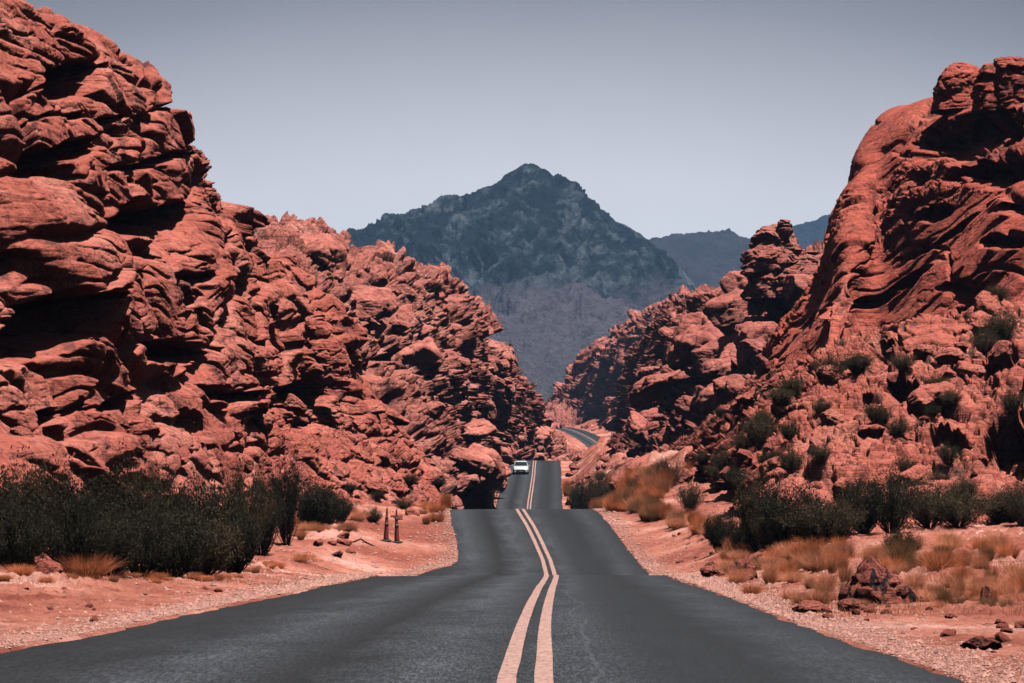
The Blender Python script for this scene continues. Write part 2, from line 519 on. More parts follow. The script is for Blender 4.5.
# ground sheet: polar grid, fine inside the view, coarse all round
def build_ground():
    fine = np.radians(np.linspace(-13, 13, 900))
    outer = np.radians(np.concatenate([np.linspace(13.3, 30, 40), np.linspace(32, 180, 75)]))
    ang = np.concatenate([-outer[::-1], fine, outer])
    r = np.concatenate([np.linspace(.4, 14, 30), 14 * (1700 / 14) ** (np.linspace(0, 1, 1150)[1:]), np.array([2000, 2600, 3500, 5000, 7600])])
    Ag, R = np.meshgrid(ang, r, indexing='ij')
    X = R * np.sin(Ag); Y = R * np.cos(Ag)
    Z = ground_z(X, np.clip(Y, -60, 8900))
    Yc = np.clip(Y, -60, 8900)
    e = np.maximum(road_x(Yc) - road_l(Yc) - X, X - road_x(Yc) - road_r(Yc))
    m = (Y > 120) & (Y < 1300) & (e > 1.5) & (np.abs(Ag) < radians(13))
    Pm = np.stack([X[m], Y[m], Z[m]], 1)
    d1, _ = blocks(Pm, 801, 4.2, 1.0, .6, .3); d2, _ = blocks(Pm, 802, 1.7, 1.0, .7, .3); d3, _ = blocks(Pm, 803, .8, 1.0, .7, .3)
    Z[m] += (d1 * .5 + d2 * .4 + d3 * .4 * (Y[m] < 170) - .6) * sstep(2.0, 7.0, e[m]) * sstep(120, 190, Y[m])
    m = (Y > 15) & (Y <= 190) & (e > .3) & (np.abs(Ag) < radians(13))
    Pm = np.stack([X[m], Y[m], Z[m]], 1)
    d3, _ = blocks(Pm, 804, .55, 1.0, .8, .3); d4, _ = blocks(Pm, 805, .22, 1.0, .8, .3)
    patch = sstep(-.1, .5, vnoise(Pm * .35, 66)) * sstep(.5, 3.5, e[m])
    Z[m] += (d3 * .35 + d4 * .45) * (.12 + .88 * patch) * sstep(.3, 1.5, e[m]) * .8
    V = np.stack([X.ravel(), Y.ravel(), Z.ravel()], 1)
    me = mesh_np('ground', V, grid_faces(len(ang), len(r), True), m_ground)
    tag(link('ground', me), 'pinkish red desert ground with gravel shoulders beside the road', kind='structure')



def build_road():
    ys = np.concatenate([np.arange(-40, 30, 1), np.arange(30, 170, .3), np.arange(170, 1500, 1.2)])
    nl = 41
    xc = road_x(ys); dx = np.gradient(xc, ys)
    tx, ty = dx / np.hypot(dx, 1), 1 / np.hypot(dx, 1)
    nx, ny = ty, -tx
    l = road_l(ys) * np.maximum(1, 1); r = road_r(ys)
    s = np.linspace(0, 1, nl)
    lat = -l[:, None] + (l + r)[:, None] * s
    X = xc[:, None] + lat * nx[:, None]; Y = ys[:, None] + lat * ny[:, None]
    Z = road_z(Y) + 0.0
    Pn = np.stack([X.ravel(), Y.ravel(), X.ravel() * 0], 1)
    Z = Z + (fbm(Pn * .12, 2, 31) * .03).reshape(Z.shape) * (np.abs(ys[:, None]) < 400)
    Z = Z - .012 * (np.abs(lat) / 3.5) ** 2
    V = np.stack([X.ravel(), Y.ravel(), Z.ravel()], 1)
    me = mesh_np('road', V, grid_faces(len(ys), nl, True), m_asphalt)
    uvl = me.uv_layers.new(name='road')
    li = np.zeros(len(me.loops), np.int32); me.loops.foreach_get('vertex_index', li)
    U = np.stack([lat.ravel(), np.repeat(ys, nl)], 1)[li]
    uvl.data.foreach_set('uv', U.astype(np.float32).ravel())
    tag(link('road', me), 'dark asphalt road rolling over crests towards the mountain', kind='structure')

    # double centre line following the same surface
    for off in (-.145, .145):
        w = .075
        rows = []
        for k in (-w, -w / 2, 0, w / 2, w):
            wob = vnoise(np.stack([ys * 1.7, ys * 0 + off * 9, ys * 0 + (k > 0)], 1), 8) * .004
            la = off + k + wob
            x = xc + la * nx; y = ys + la * ny
            P2 = np.stack([x, y, x * 0], 1)
            z = road_z(y) + fbm(P2 * .12, 2, 31) * .03 * (np.abs(ys) < 400) - .012 * (np.abs(la) / 3.5) ** 2 + .005 + .00002 * np.abs(ys)
            rows.append(np.stack([x, y, z], 1))
        V = np.stack(rows, 1).reshape(-1, 3)
        sel = ys < 1200
        me = mesh_np('painted_line', V[:sel.sum() * 5], grid_faces(int(sel.sum()), 5, True), m_line)
        tag(link('painted_line', me), ('western' if off < 0 else 'eastern') + ' stripe of the faded double centre line on the asphalt', kind='structure')


build_road()

# ------------------------------------------------------------------ rock formations
def crom(C, n, axis):
    C = np.moveaxis(C, axis, 0); K = C.shape[0]
    t = np.linspace(0, K - 1, n); i = np.clip(np.floor(t).astype(int), 0, K - 2); u = (t - i)
    g = lambda j: C[np.clip(j, 0, K - 1)]
    p0 = np.where((i == 0).reshape(-1, *[1] * (C.ndim - 1)), 2 * g(i) - g(i + 1), g(i - 1)); p1 = g(i); p2 = g(i + 1)
    p3 = np.where((i == K - 2).reshape(-1, *[1] * (C.ndim - 1)), 2 * g(i + 1) - g(i), g(i + 2))
    u = u.reshape(-1, *[1] * (C.ndim - 1))
    r = .5 * (2 * p1 + (-p0 + p2) * u + (2 * p0 - 5 * p1 + 4 * p2 - p3) * u**2 + (-p0 + 3 * p1 - 3 * p2 + p3) * u**3)
    return np.moveaxis(r, 0, axis)


def loft(rails, nu, nv):
    """rails: base ... ridge ... back; each a list of (px, py, D)"""
    C = np.array([[W(*p) for p in r] for r in rails])       # K x M x 3
    G = crom(crom(C, nv, 0), nu, 1)                         # nv x nu x 3
    return np.transpose(G, (1, 0, 2))                       # nu x nv x 3


def normals(G):
    du = np.gradient(G, axis=0); dv = np.gradient(G, axis=1)
    n = np.cross(du, dv)
    n /= np.linalg.norm(n, axis=2, keepdims=True) + 1e-9
    return n


def strata(P, s, h, nb, lat=.12, edge=.35, notch=.5):
    nb = np.array(nb, float); nb /= np.linalg.norm(nb)
    q = (P @ nb) / h + vnoise(P * (.10 / h) + 3, s) * 1.6 + vnoise(P * (.5 / h), s + 1) * .25
    k = np.floor(q); f = q - k
    L = lambda kk: vnoise(np.stack([P[:, 0] * lat / h, P[:, 1] * lat / h, kk * 3.7 + .5], 1), s + 2)
    a, b = L(k), L(k + 1)
    t = sstep(1 - edge, 1, f)
    prof = 1 - (2 * f - 1) ** 4
    thin = sstep(-.3, .3, vnoise(P * (.25 / h) + 9, s + 4))
    return (a * (1 - t) + b * t) * 2.0 * h, prof * thin * h, -np.exp(-(np.minimum(f, 1 - f) / .075) ** 2) * notch * 1.7 * thin * h


def blocks(P, s, size, flat=1.4, tilt=.55, soft=.22, warp=.3, crev=.10):
    """rounded, tilted blocks with crevices between them; continuous at the joints"""
    Q = P / size * np.array([1, 1, flat]) + fbm(P / size * .9, 3, s + 3)[:, None] * warp
    F1, F2, R, V = worley(Q, s)
    g = F2 - F1
    d = .25 + R[:, 0] * .55 + ((R[:, 1:4] - .5) * 2 * V).sum(1) * tilt
    d = np.clip(d, .02, 1.2)
    return (d * sstep(0, soft, g) - crev * (1 - sstep(0, .10, g))) * size, g


def formation(name, rails, nu, nv, mat, label, kind='rubble', scale=1., amp=1., dents=(), nb=(0, 0, 1), seed=0, fade=.04, smooth_rng=None, cat=None, blkw=1.0, slabby=0., calm=None, ridge=None, kindp='structure', skirt=0):
    r0 = rails[0]
    G = loft(rails, nu, nv)
    if skirt:
        C = np.array([W(*p) for p in r0]); C[:, 2] -= skirt; C[:, 1] -= skirt * .12
        sk = crom(C[:, None], nu, 0)[:, 0][:, None, :]
        t_ = np.linspace(0, 1, 60)[:-1][None, :, None]
        G = np.concatenate([sk * (1 - t_) + G[:, :1] * t_, G], 1); nv = G.shape[1]
    n = normals(G)
    P = G.reshape(-1, 3); Nn = n.reshape(-1, 3)
    hz = Nn.copy(); hz[:, 2] *= .25; hz /= np.linalg.norm(hz, axis=1, keepdims=True) + 1e-9
    u = np.repeat(np.linspace(0, 1, nu), nv); v = np.tile(np.linspace(0, 1, nv), nu)
    Ps = P / scale
    wv = np.stack([fbm(Ps * .12, 3, seed + 40 + k) for k in range(3)], 1)
    Pw = Ps + wv * (.6 if kind == 'cliff' else 1.1)
    D = np.zeros(len(P)); Dh = np.zeros(len(P))
    if kind == 'cliff':
        slab = sstep(-.22, .12, vnoise(Ps * np.array([.055, .055, .09]), seed + 77) + slabby)      # smooth layered slabs; elsewhere broken blocks
        brk = 1 - .93 * slab
        D += fbm(Ps * .10, 3, seed) * 1.5
        a, b, c = strata(Pw, seed + 9, 5.2, nb, lat=.18); Dh += (a * .12 + b * .06 + c * .12)
        a, b, c = strata(Pw, seed + 1, 1.9, nb); Dh += (a * .15 + b * .12 + c * .30)
        a, b, c = strata(Pw, seed + 2, .62, nb); Dh += (a * .15 + b * .14 + c * .34) * (.3 + .7 * slab)
        a, b, c = strata(Pw, seed + 3, .22, nb); Dh += (a * .10 + b * .10 + c * .28) * slab
        d, g = blocks(Pw, seed + 4, 5.5, 1.6, .35, .07, .10); D += d * .14 * blkw
        d, g = blocks(Pw, seed + 5, 1.7, 1.9, .8, .09, .14); D += d * .30 * brk
        d, g = blocks(Pw, seed + 7, .55, 1.9, .9, .14); D += d * .36 * brk
        D += fbm(Ps * 1.2, 5, seed + 6, .6) * (.05 + .10 * brk)
        Dh -= 1.5 * sstep(.24, .40, fbm(Ps * np.array([.16, .16, .40]), 4, seed + 31, .5))
    elif kind == 'rubble':
        reg = sstep(-.3, .4, vnoise(Ps * .07, seed + 77))
        D += fbm(Ps * .07, 3, seed) * 1.8
        a, b, c = strata(Pw, seed + 9, 4.5, nb, lat=.5); Dh += (a * .14 + b * .10 + c * .12)
        sm = sstep(.0, .3, vnoise(Ps * .16, seed + 78))
        a, b, c = strata(Pw, seed + 1, 1.7, nb); Dh += (a * .15 + b * .12 + c * .35) * reg
        d, g = blocks(Pw, seed + 4, 3.8, 1.4, .8, .12, .15); D += d * .40
        d, g = blocks(Pw + 5, seed + 5, 1.5, 1.4, 1., .14, .15); D += d * .55 * (1 - .5 * sm)
        d, g = blocks(Pw + 9, seed + 6, .62, 1.3, 1., .2, .15); D += d * .65 * (1 - .8 * sm)
        D += fbm(Ps * 2.2, 4, seed + 6, .62) * .10
        Dh -= .75 * sstep(.20, .40, fbm(Ps * np.array([.34, .34, .6]), 4, seed + 31, .55))
    elif kind == 'mountain':
        D += fbm(Ps * .06, 3, seed, .5, True) * 1.8 + fbm(Ps * .15, 5, seed + 2, .6, True) * 3.6
        D += fbm(Ps * .5, 5, seed + 3, .6, True) * 1.3
    D -= D.mean(); Dh -= Dh.mean()
    # dents
    if len(dents):
        px, py = proj(P)
        wob = fbm(Ps * .5, 3, seed + 90) * .35 + fbm(Ps * 2, 2, seed + 93) * .10
        dd = np.zeros(len(P))
        for (cx, cy, a, b, rot, dep) in dents:
            cr, sr = cos(radians(rot)), sin(radians(rot))
            X = (px - cx) * cr - (py - cy) * sr; Y = (px - cx) * sr + (py - cy) * cr
            r = np.sqrt((X / a) ** 2 + (Y / b) ** 2) + wob
            # Y<0 is the upper lip: sharp there, sloping floor below
            w = np.where(Y < 0, 1 - sstep(.86, 1.02, r), 1 - sstep(.35, 1.05, r))
            dd = np.maximum(dd, w * dep * 1.45) if dep > 0 else dd + 0
            if dep < 0: D += -dep * (1 - sstep(.75, 1.0, r))
        Dh -= dd / scale
    fm = np.minimum(np.minimum(sstep(0, fade, u) , 1), 1) * 1.0
    if calm: k_ = 1 - calm[2] * (1 - sstep(calm[0], calm[1], v)); D *= k_; Dh *= k_
    if ridge: D *= 1 - .8 * np.exp(-((v - ridge) / .06) ** 2)
    P2 = P + (Nn * D[:, None] + hz * Dh[:, None]) * scale * amp
    me = mesh_np(name, P2, grid_faces(nu, nv), mat)
    o = link(name, me)
    tag(o, label, kind=kindp)
    if cat: o['category'] = cat
    px, py = proj(P2)
    return dict(o=o, P=P2, N=Nn, px=px, py=py, u=u, v=v)


FM = {}
# ---- left cliff
LC_dents = [(48, 88, 46, 22, 25, 2.6), (85, 121, 78, 4, 8, 1.0), (55, 160, 44, 11, 22, 1.8), (138, 163, 58, 5.5, 12, 1.1), (128, 180, 13, 7, 0, 1.2),
            (150, 219, 44, 22, 4, 3.0), (48, 330, 66, 30, 28, 3.6), (180, 279, 22, 9, 0, 1.3), (172, 352, 32, 13, -6, 1.8), (12, 265, 26, 22, 20, 1.8),
            (320, 394, 24, 17, 0, 2.8), (288, 236, 24, 30, -30, 2.2), (122, 400, 28, 7, 25, 1.0), (276, 312, 64, 5, -62, 1.6), (160, 110, 12, 9, -20, 1.4),
            (234, 214, 10, 20, -20, 1.5), (130, 330, 6, 18, 20, 1.0), (110, 335, 5, 20, 30, .9), (215, 395, 26, 8, -15, 1.3), (60, 415, 30, 8, 20, 1.0),
            (262, 405, 14, 14, -30, 1.3), (316, 345, 28, 26, 0, -1.2)]
rails_ = [
    [(-420, 560, 50), (-150, 570, 52), (0, 560, 56), (90, 556, 60), (160, 552, 66), (220, 548, 72), (270, 542, 80), (320, 530, 92), (370, 520, 108), (415, 510, 128), (450, 503, 150)],
    [(-420, 470, 54), (-150, 462, 56), (0, 455, 60), (90, 450, 65), (160, 446, 71), (215, 446, 78), (265, 448, 87), (315, 455, 99), (362, 462, 114), (405, 480, 132), (445, 495, 152)],
    [(-420, 360, 58), (-150, 395, 60), (0, 425, 64), (85, 420, 69), (150, 412, 75), (205, 412, 82), (256, 418, 91), (306, 422, 102), (352, 435, 117), (395, 460, 134), (440, 488, 153)],
    [(-420, 150, 61), (-150, 250, 64), (0, 310, 67), (80, 318, 72), (145, 325, 79), (200, 335, 86), (250, 350, 94), (300, 368, 104), (345, 400, 118), (387, 445, 136), (436, 484, 155)],
    [(-420, -60, 66), (-150, 90, 68), (-10, 190, 71), (70, 205, 76), (135, 215, 82), (192, 240, 89), (242, 275, 97), (293, 305, 107), (338, 365, 120), (380, 432, 138), (433, 480, 157)],
    [(-420, -260, 73), (-150, -70, 76), (-15, 80, 79), (55, 100, 83), (118, 118, 88), (170, 165, 94), (226, 218, 102), (286, 255, 112), (334, 330, 124), (374, 420, 141), (430, 477, 160)],
    [(-420, -430, 84), (-150, -170, 86), (0, -4, 89), (62, 22, 92), (103, 76, 96), (164, 112, 101), (226, 176, 109), (293, 228, 119), (330, 300, 130), (370, 410, 146), (428, 474, 164)],
    [(-420, -330, 98), (-150, -100, 100), (0, 60, 103), (55, 90, 106), (100, 140, 110), (165, 180, 116), (205, 240, 124), (262, 290, 134), (300, 350, 144), (345, 435, 158), (410, 488, 172)],
    [(-420, 200, 130), (-150, 300, 132), (0, 400, 134), (50, 400, 136), (90, 420, 138), (140, 440, 140), (180, 450, 146), (220, 460, 152), (260, 470, 160), (310, 480, 170), (390, 492, 182)]]
dl = [4, 4, 6, 10, 15, 22, 31, 34, 26, 14, 4]
yo = [0, 0, 0, 0, 0, 4, 12, 12, 8, 4, 2]
rails = [[(x - (yo[j] * .4 if k > 3 else 0), y + (yo[j] if k > 3 else 0), D + dl[j]) for j, (x, y, D) in enumerate(r)] for k, r in enumerate(rails_)]
FM['lc'] = formation('cliff', rails, 760, 760, m_cliff_l, 'towering layered red sandstone cliff with dark hollows, left of the road', 'cliff', 1.0, .95, LC_dents, (-.28, .05, 1), 3, skirt=3, blkw=.9, slabby=.20, calm=(.24, .34, .55))

# ---- rubble hill behind it, left of the road
rails = [
    [(150, 520, 175), (300, 512, 180), (400, 508, 195), (440, 505, 215), (460, 503, 250), (474, 500, 290), (486, 475, 350), (499, 463, 392), (535, 462, 430), (575, 466, 470), (620, 470, 520)],
    [(150, 420, 190), (300, 440, 195), (380, 450, 210), (428, 458, 230), (450, 466, 265), (468, 466, 300), (486, 456, 355), (502, 448, 398), (535, 448, 436), (570, 455, 476), (620, 466, 525)],
    [(150, 330, 205), (290, 370, 208), (362, 385, 225), (412, 400, 245), (442, 422, 280), (466, 434, 312), (488, 438, 362), (508, 438, 404), (534, 445, 442), (562, 456, 480), (620, 472, 530)],
    [(150, 280, 220), (290, 300, 224), (350, 315, 240), (405, 335, 262), (446, 360, 295), (478, 388, 326), (502, 408, 372), (517, 422, 412), (534, 438, 450), (558, 454, 486), (620, 472, 535)],
    [(150, 240, 240), (300, 248, 245), (345, 262, 262), (398, 285, 282), (446, 315, 312), (484, 350, 342), (510, 384, 386), (524, 406, 425), (536, 428, 462), (556, 452, 492), (620, 472, 540)],
    [(150, 210, 262), (308, 240, 268), (342, 266, 284), (396, 275, 304), (444, 287, 330), (480, 322, 360), (501, 370, 402), (527, 392, 440), (538, 420, 475), (556, 452, 500), (620, 474, 548)],
    [(150, 260, 300), (300, 290, 305), (340, 310, 318), (390, 320, 336), (440, 330, 362), (478, 360, 390), (500, 395, 430), (528, 412, 465), (546, 430, 500), (567, 458, 520), (620, 470, 570)],
    [(150, 420, 340), (300, 440, 345), (340, 440, 355), (385, 445, 370), (430, 450, 395), (470, 455, 420), (495, 460, 455), (525, 465, 490), (545, 468, 520), (567, 474, 545), (620, 480, 590)]]
FM['lh'] = formation('rubble_hill', rails, 720, 560, m_hill_l, 'craggy pink boulder hill descending to the far crest, below the mountain', 'rubble', 1.5, .85,
                     [(398, 360, 26, 10, 0, 6), (330, 300, 10, 10, 0, 3), (430, 400, 16, 8, 10, 4), (452, 285, 14, 6, -20, 3), (360, 330, 22, 6, -20, 4), (488, 345, 12, 9, 0, 4)], (-.15, 0, 1), 21, skirt=3)

# ---- slope that closes the valley behind the far road bend
rails = [
    [(500, 436, 800), (545, 434, 800), (575, 431, 815), (600, 441, 760), (625, 452, 700), (670, 470, 640), (740, 480, 600)],
    [(500, 430, 820), (545, 426, 830), (575, 422, 850), (600, 430, 800), (625, 436, 740), (670, 440, 670), (740, 440, 630)],
    [(500, 424, 860), (546, 418, 880), (572, 408, 900), (600, 408, 840), (628, 400, 770), (675, 380, 700), (740, 370, 660)],
    [(500, 420, 900), (549, 412, 920), (566, 395, 930), (598, 372, 880), (630, 350, 810), (680, 330, 740), (740, 320, 700)],
    [(500, 416, 940), (551, 408, 950), (563, 388, 960), (596, 348, 920), (636, 326, 860), (685, 300, 790), (740, 300, 740)],
    [(500, 440, 1000), (550, 430, 1010), (566, 420, 1010), (600, 400, 980), (640, 380, 920), (690, 370, 860), (740, 360, 800)]]
FM['vs'] = formation('far_rubble_hill', rails, 420, 300, m_hill_r, 'distant pinkish boulder slope closing the valley above the far road bend', 'rubble', 3.4, .75, (), (.2, 0, 1), 61)

# ---- right ridge
rails = [
    [(600, 470, 470), (590, 500, 330), (622, 512, 250), (668, 520, 205), (740, 528, 175), (790, 530, 155), (850, 530, 150), (930, 520, 150)],
    [(620, 466, 490), (604, 472, 350), (640, 474, 270), (695, 472, 222), (740, 465, 192), (790, 450, 172), (850, 440, 165), (930, 430, 160)],
    [(626, 452, 520), (624, 450, 380), (656, 432, 300), (700, 420, 248), (745, 410, 215), (795, 390, 195), (850, 380, 185), (930, 370, 178)],
    [(628, 437, 560), (636, 410, 420), (668, 384, 335), (705, 370, 280), (750, 355, 245), (800, 340, 222), (850, 330, 210), (930, 320, 200)],
    [(624, 420, 590), (640, 378, 450), (672, 348, 368), (706, 325, 312), (752, 315, 275), (800, 300, 250), (850, 295, 235), (930, 290, 220)],
    [(620, 404, 620), (642, 352, 480), (680, 310, 398), (716, 301, 342), (758, 292, 302), (805, 276, 276), (850, 262, 260), (930, 250, 245)],
    [(620, 420, 660), (650, 380, 530), (690, 350, 440), (730, 340, 385), (770, 335, 345), (815, 330, 315), (860, 320, 300), (930, 300, 280)],
    [(640, 455, 700), (670, 450, 580), (710, 445, 490), (750, 445, 430), (790, 445, 390), (830, 445, 360), (870, 445, 340), (930, 440, 320)]]
FM['rr'] = formation('boulder_ridge', rails, 700, 560, m_hill_r, 'broken rose boulder ridge stepping down toward the road, right of the valley', 'rubble', 1.5, .85,
                     [(700, 385, 20, 8, 0, 4), (775, 335, 12, 12, 0, 4), (720, 330, 24, 6, 20, 4), (640, 420, 16, 8, 0, 4), (680, 370, 22, 12, -15, 4), (660, 300, 6, 8, 0, 3), (648, 330, 8, 6, 0, 3),
                      (770, 370, 24, 7, 20, 3), (655, 413, 10, 7, 0, 3), (790, 300, 10, 8, 0, 3)], (-.3, 0, 1), 41, skirt=4)

# ---- big right cliff
RC_dents = [(970, 140, 66, 24, 17, 3.2), (1000, 168, 54, 12, 14, 2.6), (930, 212, 16, 6, 30, 1.4), (905, 275, 26, 5, 30, 1.3), (940, 230, 60, 4, 35, 1.0),
            (995, 240, 26, 8, 10, 1.6), (1010, 205, 20, 8, 10, 1.2), (870, 300, 30, 4, 40, 1.1), (960, 300, 30, 6, 40, 1.2)]
rails_ = [
    [(752, 470, 128), (775, 470, 122), (810, 475, 114), (850, 480, 107), (900, 480, 100), (960, 480, 95), (1030, 480, 92), (1200, 480, 88), (1450, 480, 86)],
    [(756, 420, 131), (782, 405, 126), (820, 398, 118), (860, 390, 111), (908, 385, 104), (964, 380, 99), (1030, 375, 95), (1200, 370, 91), (1450, 370, 89)],
    [(762, 385, 135), (795, 355, 130), (832, 335, 122), (872, 320, 115), (918, 310, 108), (970, 300, 103), (1030, 290, 99), (1200, 280, 95), (1450, 270, 92)],
    [(768, 370, 138), (808, 325, 134), (842, 280, 126), (882, 255, 118), (926, 240, 111), (974, 225, 106), (1030, 210, 102), (1200, 190, 98), (1450, 150, 95)],
    [(772, 365, 141), (816, 305, 138), (848, 235, 131), (886, 190, 123), (930, 170, 116), (978, 158, 110), (1030, 150, 106), (1200, 100, 102), (1450, 40, 98)],
    [(776, 362, 144), (824, 288, 143), (852, 196, 137), (884, 140, 130), (932, 118, 123), (980, 108, 118), (1030, 100, 114), (1200, 40, 108), (1450, -60, 104)],
    [(780, 360, 148), (832, 272, 150), (860, 180, 146), (888, 128, 142), (934, 108, 136), (980, 98, 132), (1030, 92, 128), (1200, 10, 122), (1450, -120, 116)],
    [(800, 400, 160), (850, 330, 162), (880, 250, 162), (910, 210, 160), (945, 190, 156), (985, 180, 152), (1030, 170, 148), (1200, 100, 142), (1450, 0, 136)],
    [(820, 470, 175), (860, 470, 178), (900, 470, 180), (930, 470, 180), (960, 470, 178), (1000, 470, 175), (1040, 470, 172), (1200, 470, 168), (1450, 470, 160)]]
rails = [[(x, y, r0[2] + (D - r0[2]) * 1.7 + (20 if x < 860 else 34)) for (x, y, D), r0 in zip(r, rails_[0])] for r in rails_]
FM['rc'] = formation('cliff', rails, 700, 640, m_cliff_r, 'massive smooth deep red sandstone cliff rising on the right of the road', 'cliff', 1.25, .60, RC_dents, (-.62, .1, 1), 83, blkw=.9, slabby=.20)

# ---- rubble slope under it, down to the bushes
rails_ = [
    [(628, 505, 230), (650, 508, 180), (702, 524, 140), (738, 546, 102), (760, 552, 80), (830, 552, 72), (920, 550, 66), (1030, 548, 62), (1200, 550, 58), (1450, 560, 54)],
    [(634, 492, 238), (660, 488, 188), (706, 494, 148), (744, 500, 114), (770, 498, 92), (838, 495, 82), (924, 490, 75), (1030, 485, 70), (1200, 480, 66), (1450, 480, 62)],
    [(642, 478, 246), (672, 466, 198), (706, 458, 158), (738, 452, 124), (784, 445, 104), (848, 438, 93), (928, 430, 85), (1030, 420, 80), (1200, 410, 76), (1450, 400, 72)],
    [(652, 468, 254), (686, 448, 206), (722, 430, 168), (756, 412, 134), (800, 395, 115), (860, 385, 104), (934, 372, 96), (1030, 355, 91), (1200, 340, 87), (1450, 320, 82)],
    [(662, 462, 262), (700, 436, 216), (740, 405, 178), (772, 378, 144), (818, 356, 126), (872, 340, 115), (940, 322, 107), (1030, 300, 102), (1200, 270, 98), (1450, 240, 93)],
    [(680, 480, 280), (720, 460, 235), (760, 430, 195), (795, 400, 165), (840, 385, 148), (890, 372, 136), (950, 360, 128), (1030, 345, 122), (1200, 330, 115), (1450, 310, 108)]]
dl = [0, 0, 4, 10, 17, 26, 33, 38, 38, 38]
rails = [[(x, y - (10 if k == 0 and j > 3 else 0), D + dl[j]) for j, (x, y, D) in enumerate(r)] for k, r in enumerate(rails_)]
FM['rs'] = formation('rocky_slope', rails, 800, 520, m_slope, 'rubble covered red slope under the cliff, above the roadside bushes', 'rubble', .80, .62,
                     [(946, 446, 26, 12, 0, 2.2), (1012, 448, 32, 30, 15, 3), (900, 395, 22, 12, 0, 1.8), (905, 440, 12, 5, 0, 1), (860, 400, 20, 5, 20, 1.2), (1000, 380, 22, 6, 10, 1.4), (880, 360, 20, 7, 30, 1.4)], (-.3, 0, 1), 101, skirt=3, calm=(.12, .42, .5))

# ---- mountains
rails = [
    [(180, 420, 2300), (300, 410, 2300), (400, 405, 2250), (460, 402, 2200), (520, 400, 2200), (560, 400, 2200), (620, 402, 2200), (690, 405, 2250), (760, 410, 2300), (860, 415, 2400)],
    [(180, 370, 2500), (300, 350, 2500), (400, 345, 2450), (460, 345, 2400), (515, 342, 2400), (560, 345, 2400), (620, 350, 2400), (690, 360, 2450), (760, 370, 2500), (860, 380, 2600)],
    [(180, 310, 2700), (300, 295, 2700), (390, 290, 2660), (450, 288, 2620), (510, 288, 2600), (560, 292, 2600), (620, 300, 2600), (690, 318, 2650), (760, 345, 2700), (860, 365, 2800)],
    [(180, 280, 2850), (310, 262, 2850), (385, 245, 2800), (445, 230, 2750), (510, 225, 2720), (565, 235, 2720), (620, 262, 2730), (680, 300, 2770), (760, 340, 2820), (860, 360, 2900)],
    [(180, 262, 2980), (330, 242, 2980), (385, 232, 2930), (440, 215, 2880), (514, 203, 2840), (568, 202, 2840), (610, 244, 2850), (672, 282, 2880), (760, 335, 2920), (860, 355, 3000)],
    [(180, 255, 3060), (338, 241, 3060), (400, 223, 3020), (489, 193, 2970), (527, 165, 2940), (562, 190, 2930), (612, 220, 2940), (652, 246, 2960), (760, 332, 3000), (860, 352, 3080)],
    [(180, 300, 3300), (340, 290, 3300), (400, 280, 3250), (460, 260, 3200), (520, 250, 3200), (580, 265, 3200), (635, 290, 3200), (680, 320, 3200), (760, 350, 3200), (860, 370, 3300)],
    [(180, 410, 3700), (340, 410, 3700), (400, 410, 3700), (460, 410, 3700), (520, 410, 3700), (580, 410, 3700), (635, 410, 3700), (680, 410, 3700), (760, 410, 3700), (860, 410, 3700)]]
FM['mt'] = formation('mountain', rails, 560, 420, m_mtn, 'dark blue pointed mountain with grey talus at the end of the road', 'mountain', 11, .8, (), (0, 0, 1), 121, ridge=.714)
rails = [
    [(600, 380, 3600), (660, 380, 3600), (720, 380, 3600), (780, 380, 3600), (900, 380, 3600)],
    [(600, 300, 3900), (660, 280, 3900), (720, 280, 3900), (780, 290, 3900), (900, 300, 3900)],
    [(600, 262, 4200), (655, 243, 4200), (715, 234, 4200), (765, 242, 4200), (900, 262, 4200)],
    [(600, 330, 4600), (660, 320, 4600), (720, 320, 4600), (780, 320, 4600), (900, 330, 4600)]]
FM['m2'] = formation('low_mountain', rails, 260, 120, m_mtn2, 'low flat topped violet mountain to the right of the peak', 'mountain', 9, .45, (), (0, 0, 1), 131)
rails = [
    [(640, 380, 4700), (740, 380, 4700), (820, 380, 4700), (900, 380, 4700), (1040, 380, 4700)],
    [(640, 330, 5000), (740, 280, 5000), (820, 270, 5000), (900, 260, 5000), (1040, 260, 5000)],
    [(640, 290, 5200), (745, 243, 5200), (800, 226, 5200), (860, 216, 5200), (1040, 205, 5200)],
    [(640, 350, 5600), (740, 340, 5600), (820, 330, 5600), (900, 330, 5600), (1040, 330, 5600)]]
FM['m3'] = formation('far_mountain', rails, 260, 120, m_mtn3, 'teal far ridge just showing between pinnacle and right cliff', 'mountain', 12, .45, (), (0, 0, 1), 141)

build_ground()
#@@THINGS@@
def on(fm, px, py):
    """nearest visible surface point of a formation at a pixel"""
    f_ = FM[fm]
    d = (f_['px'] - px) ** 2 + (f_['py'] - py) ** 2
    c = np.where(d < 9)[0]
    if len(c) == 0: c = np.argsort(d)[:5]
    i = c[np.argmin(f_['P'][c, 1])]
    return f_['P'][i]


DB = float(on('lc', 318, 350)[1]) + 1.0
DC1 = float(on('rc', 962, 122)[1]) + 2.5; DC2 = float(on('rc', 1010, 112)[1]) + 2.5; DPN = float(on('rr', 790, 296)[1]) + 3
print('depths', DB, DC1, DC2, DPN)
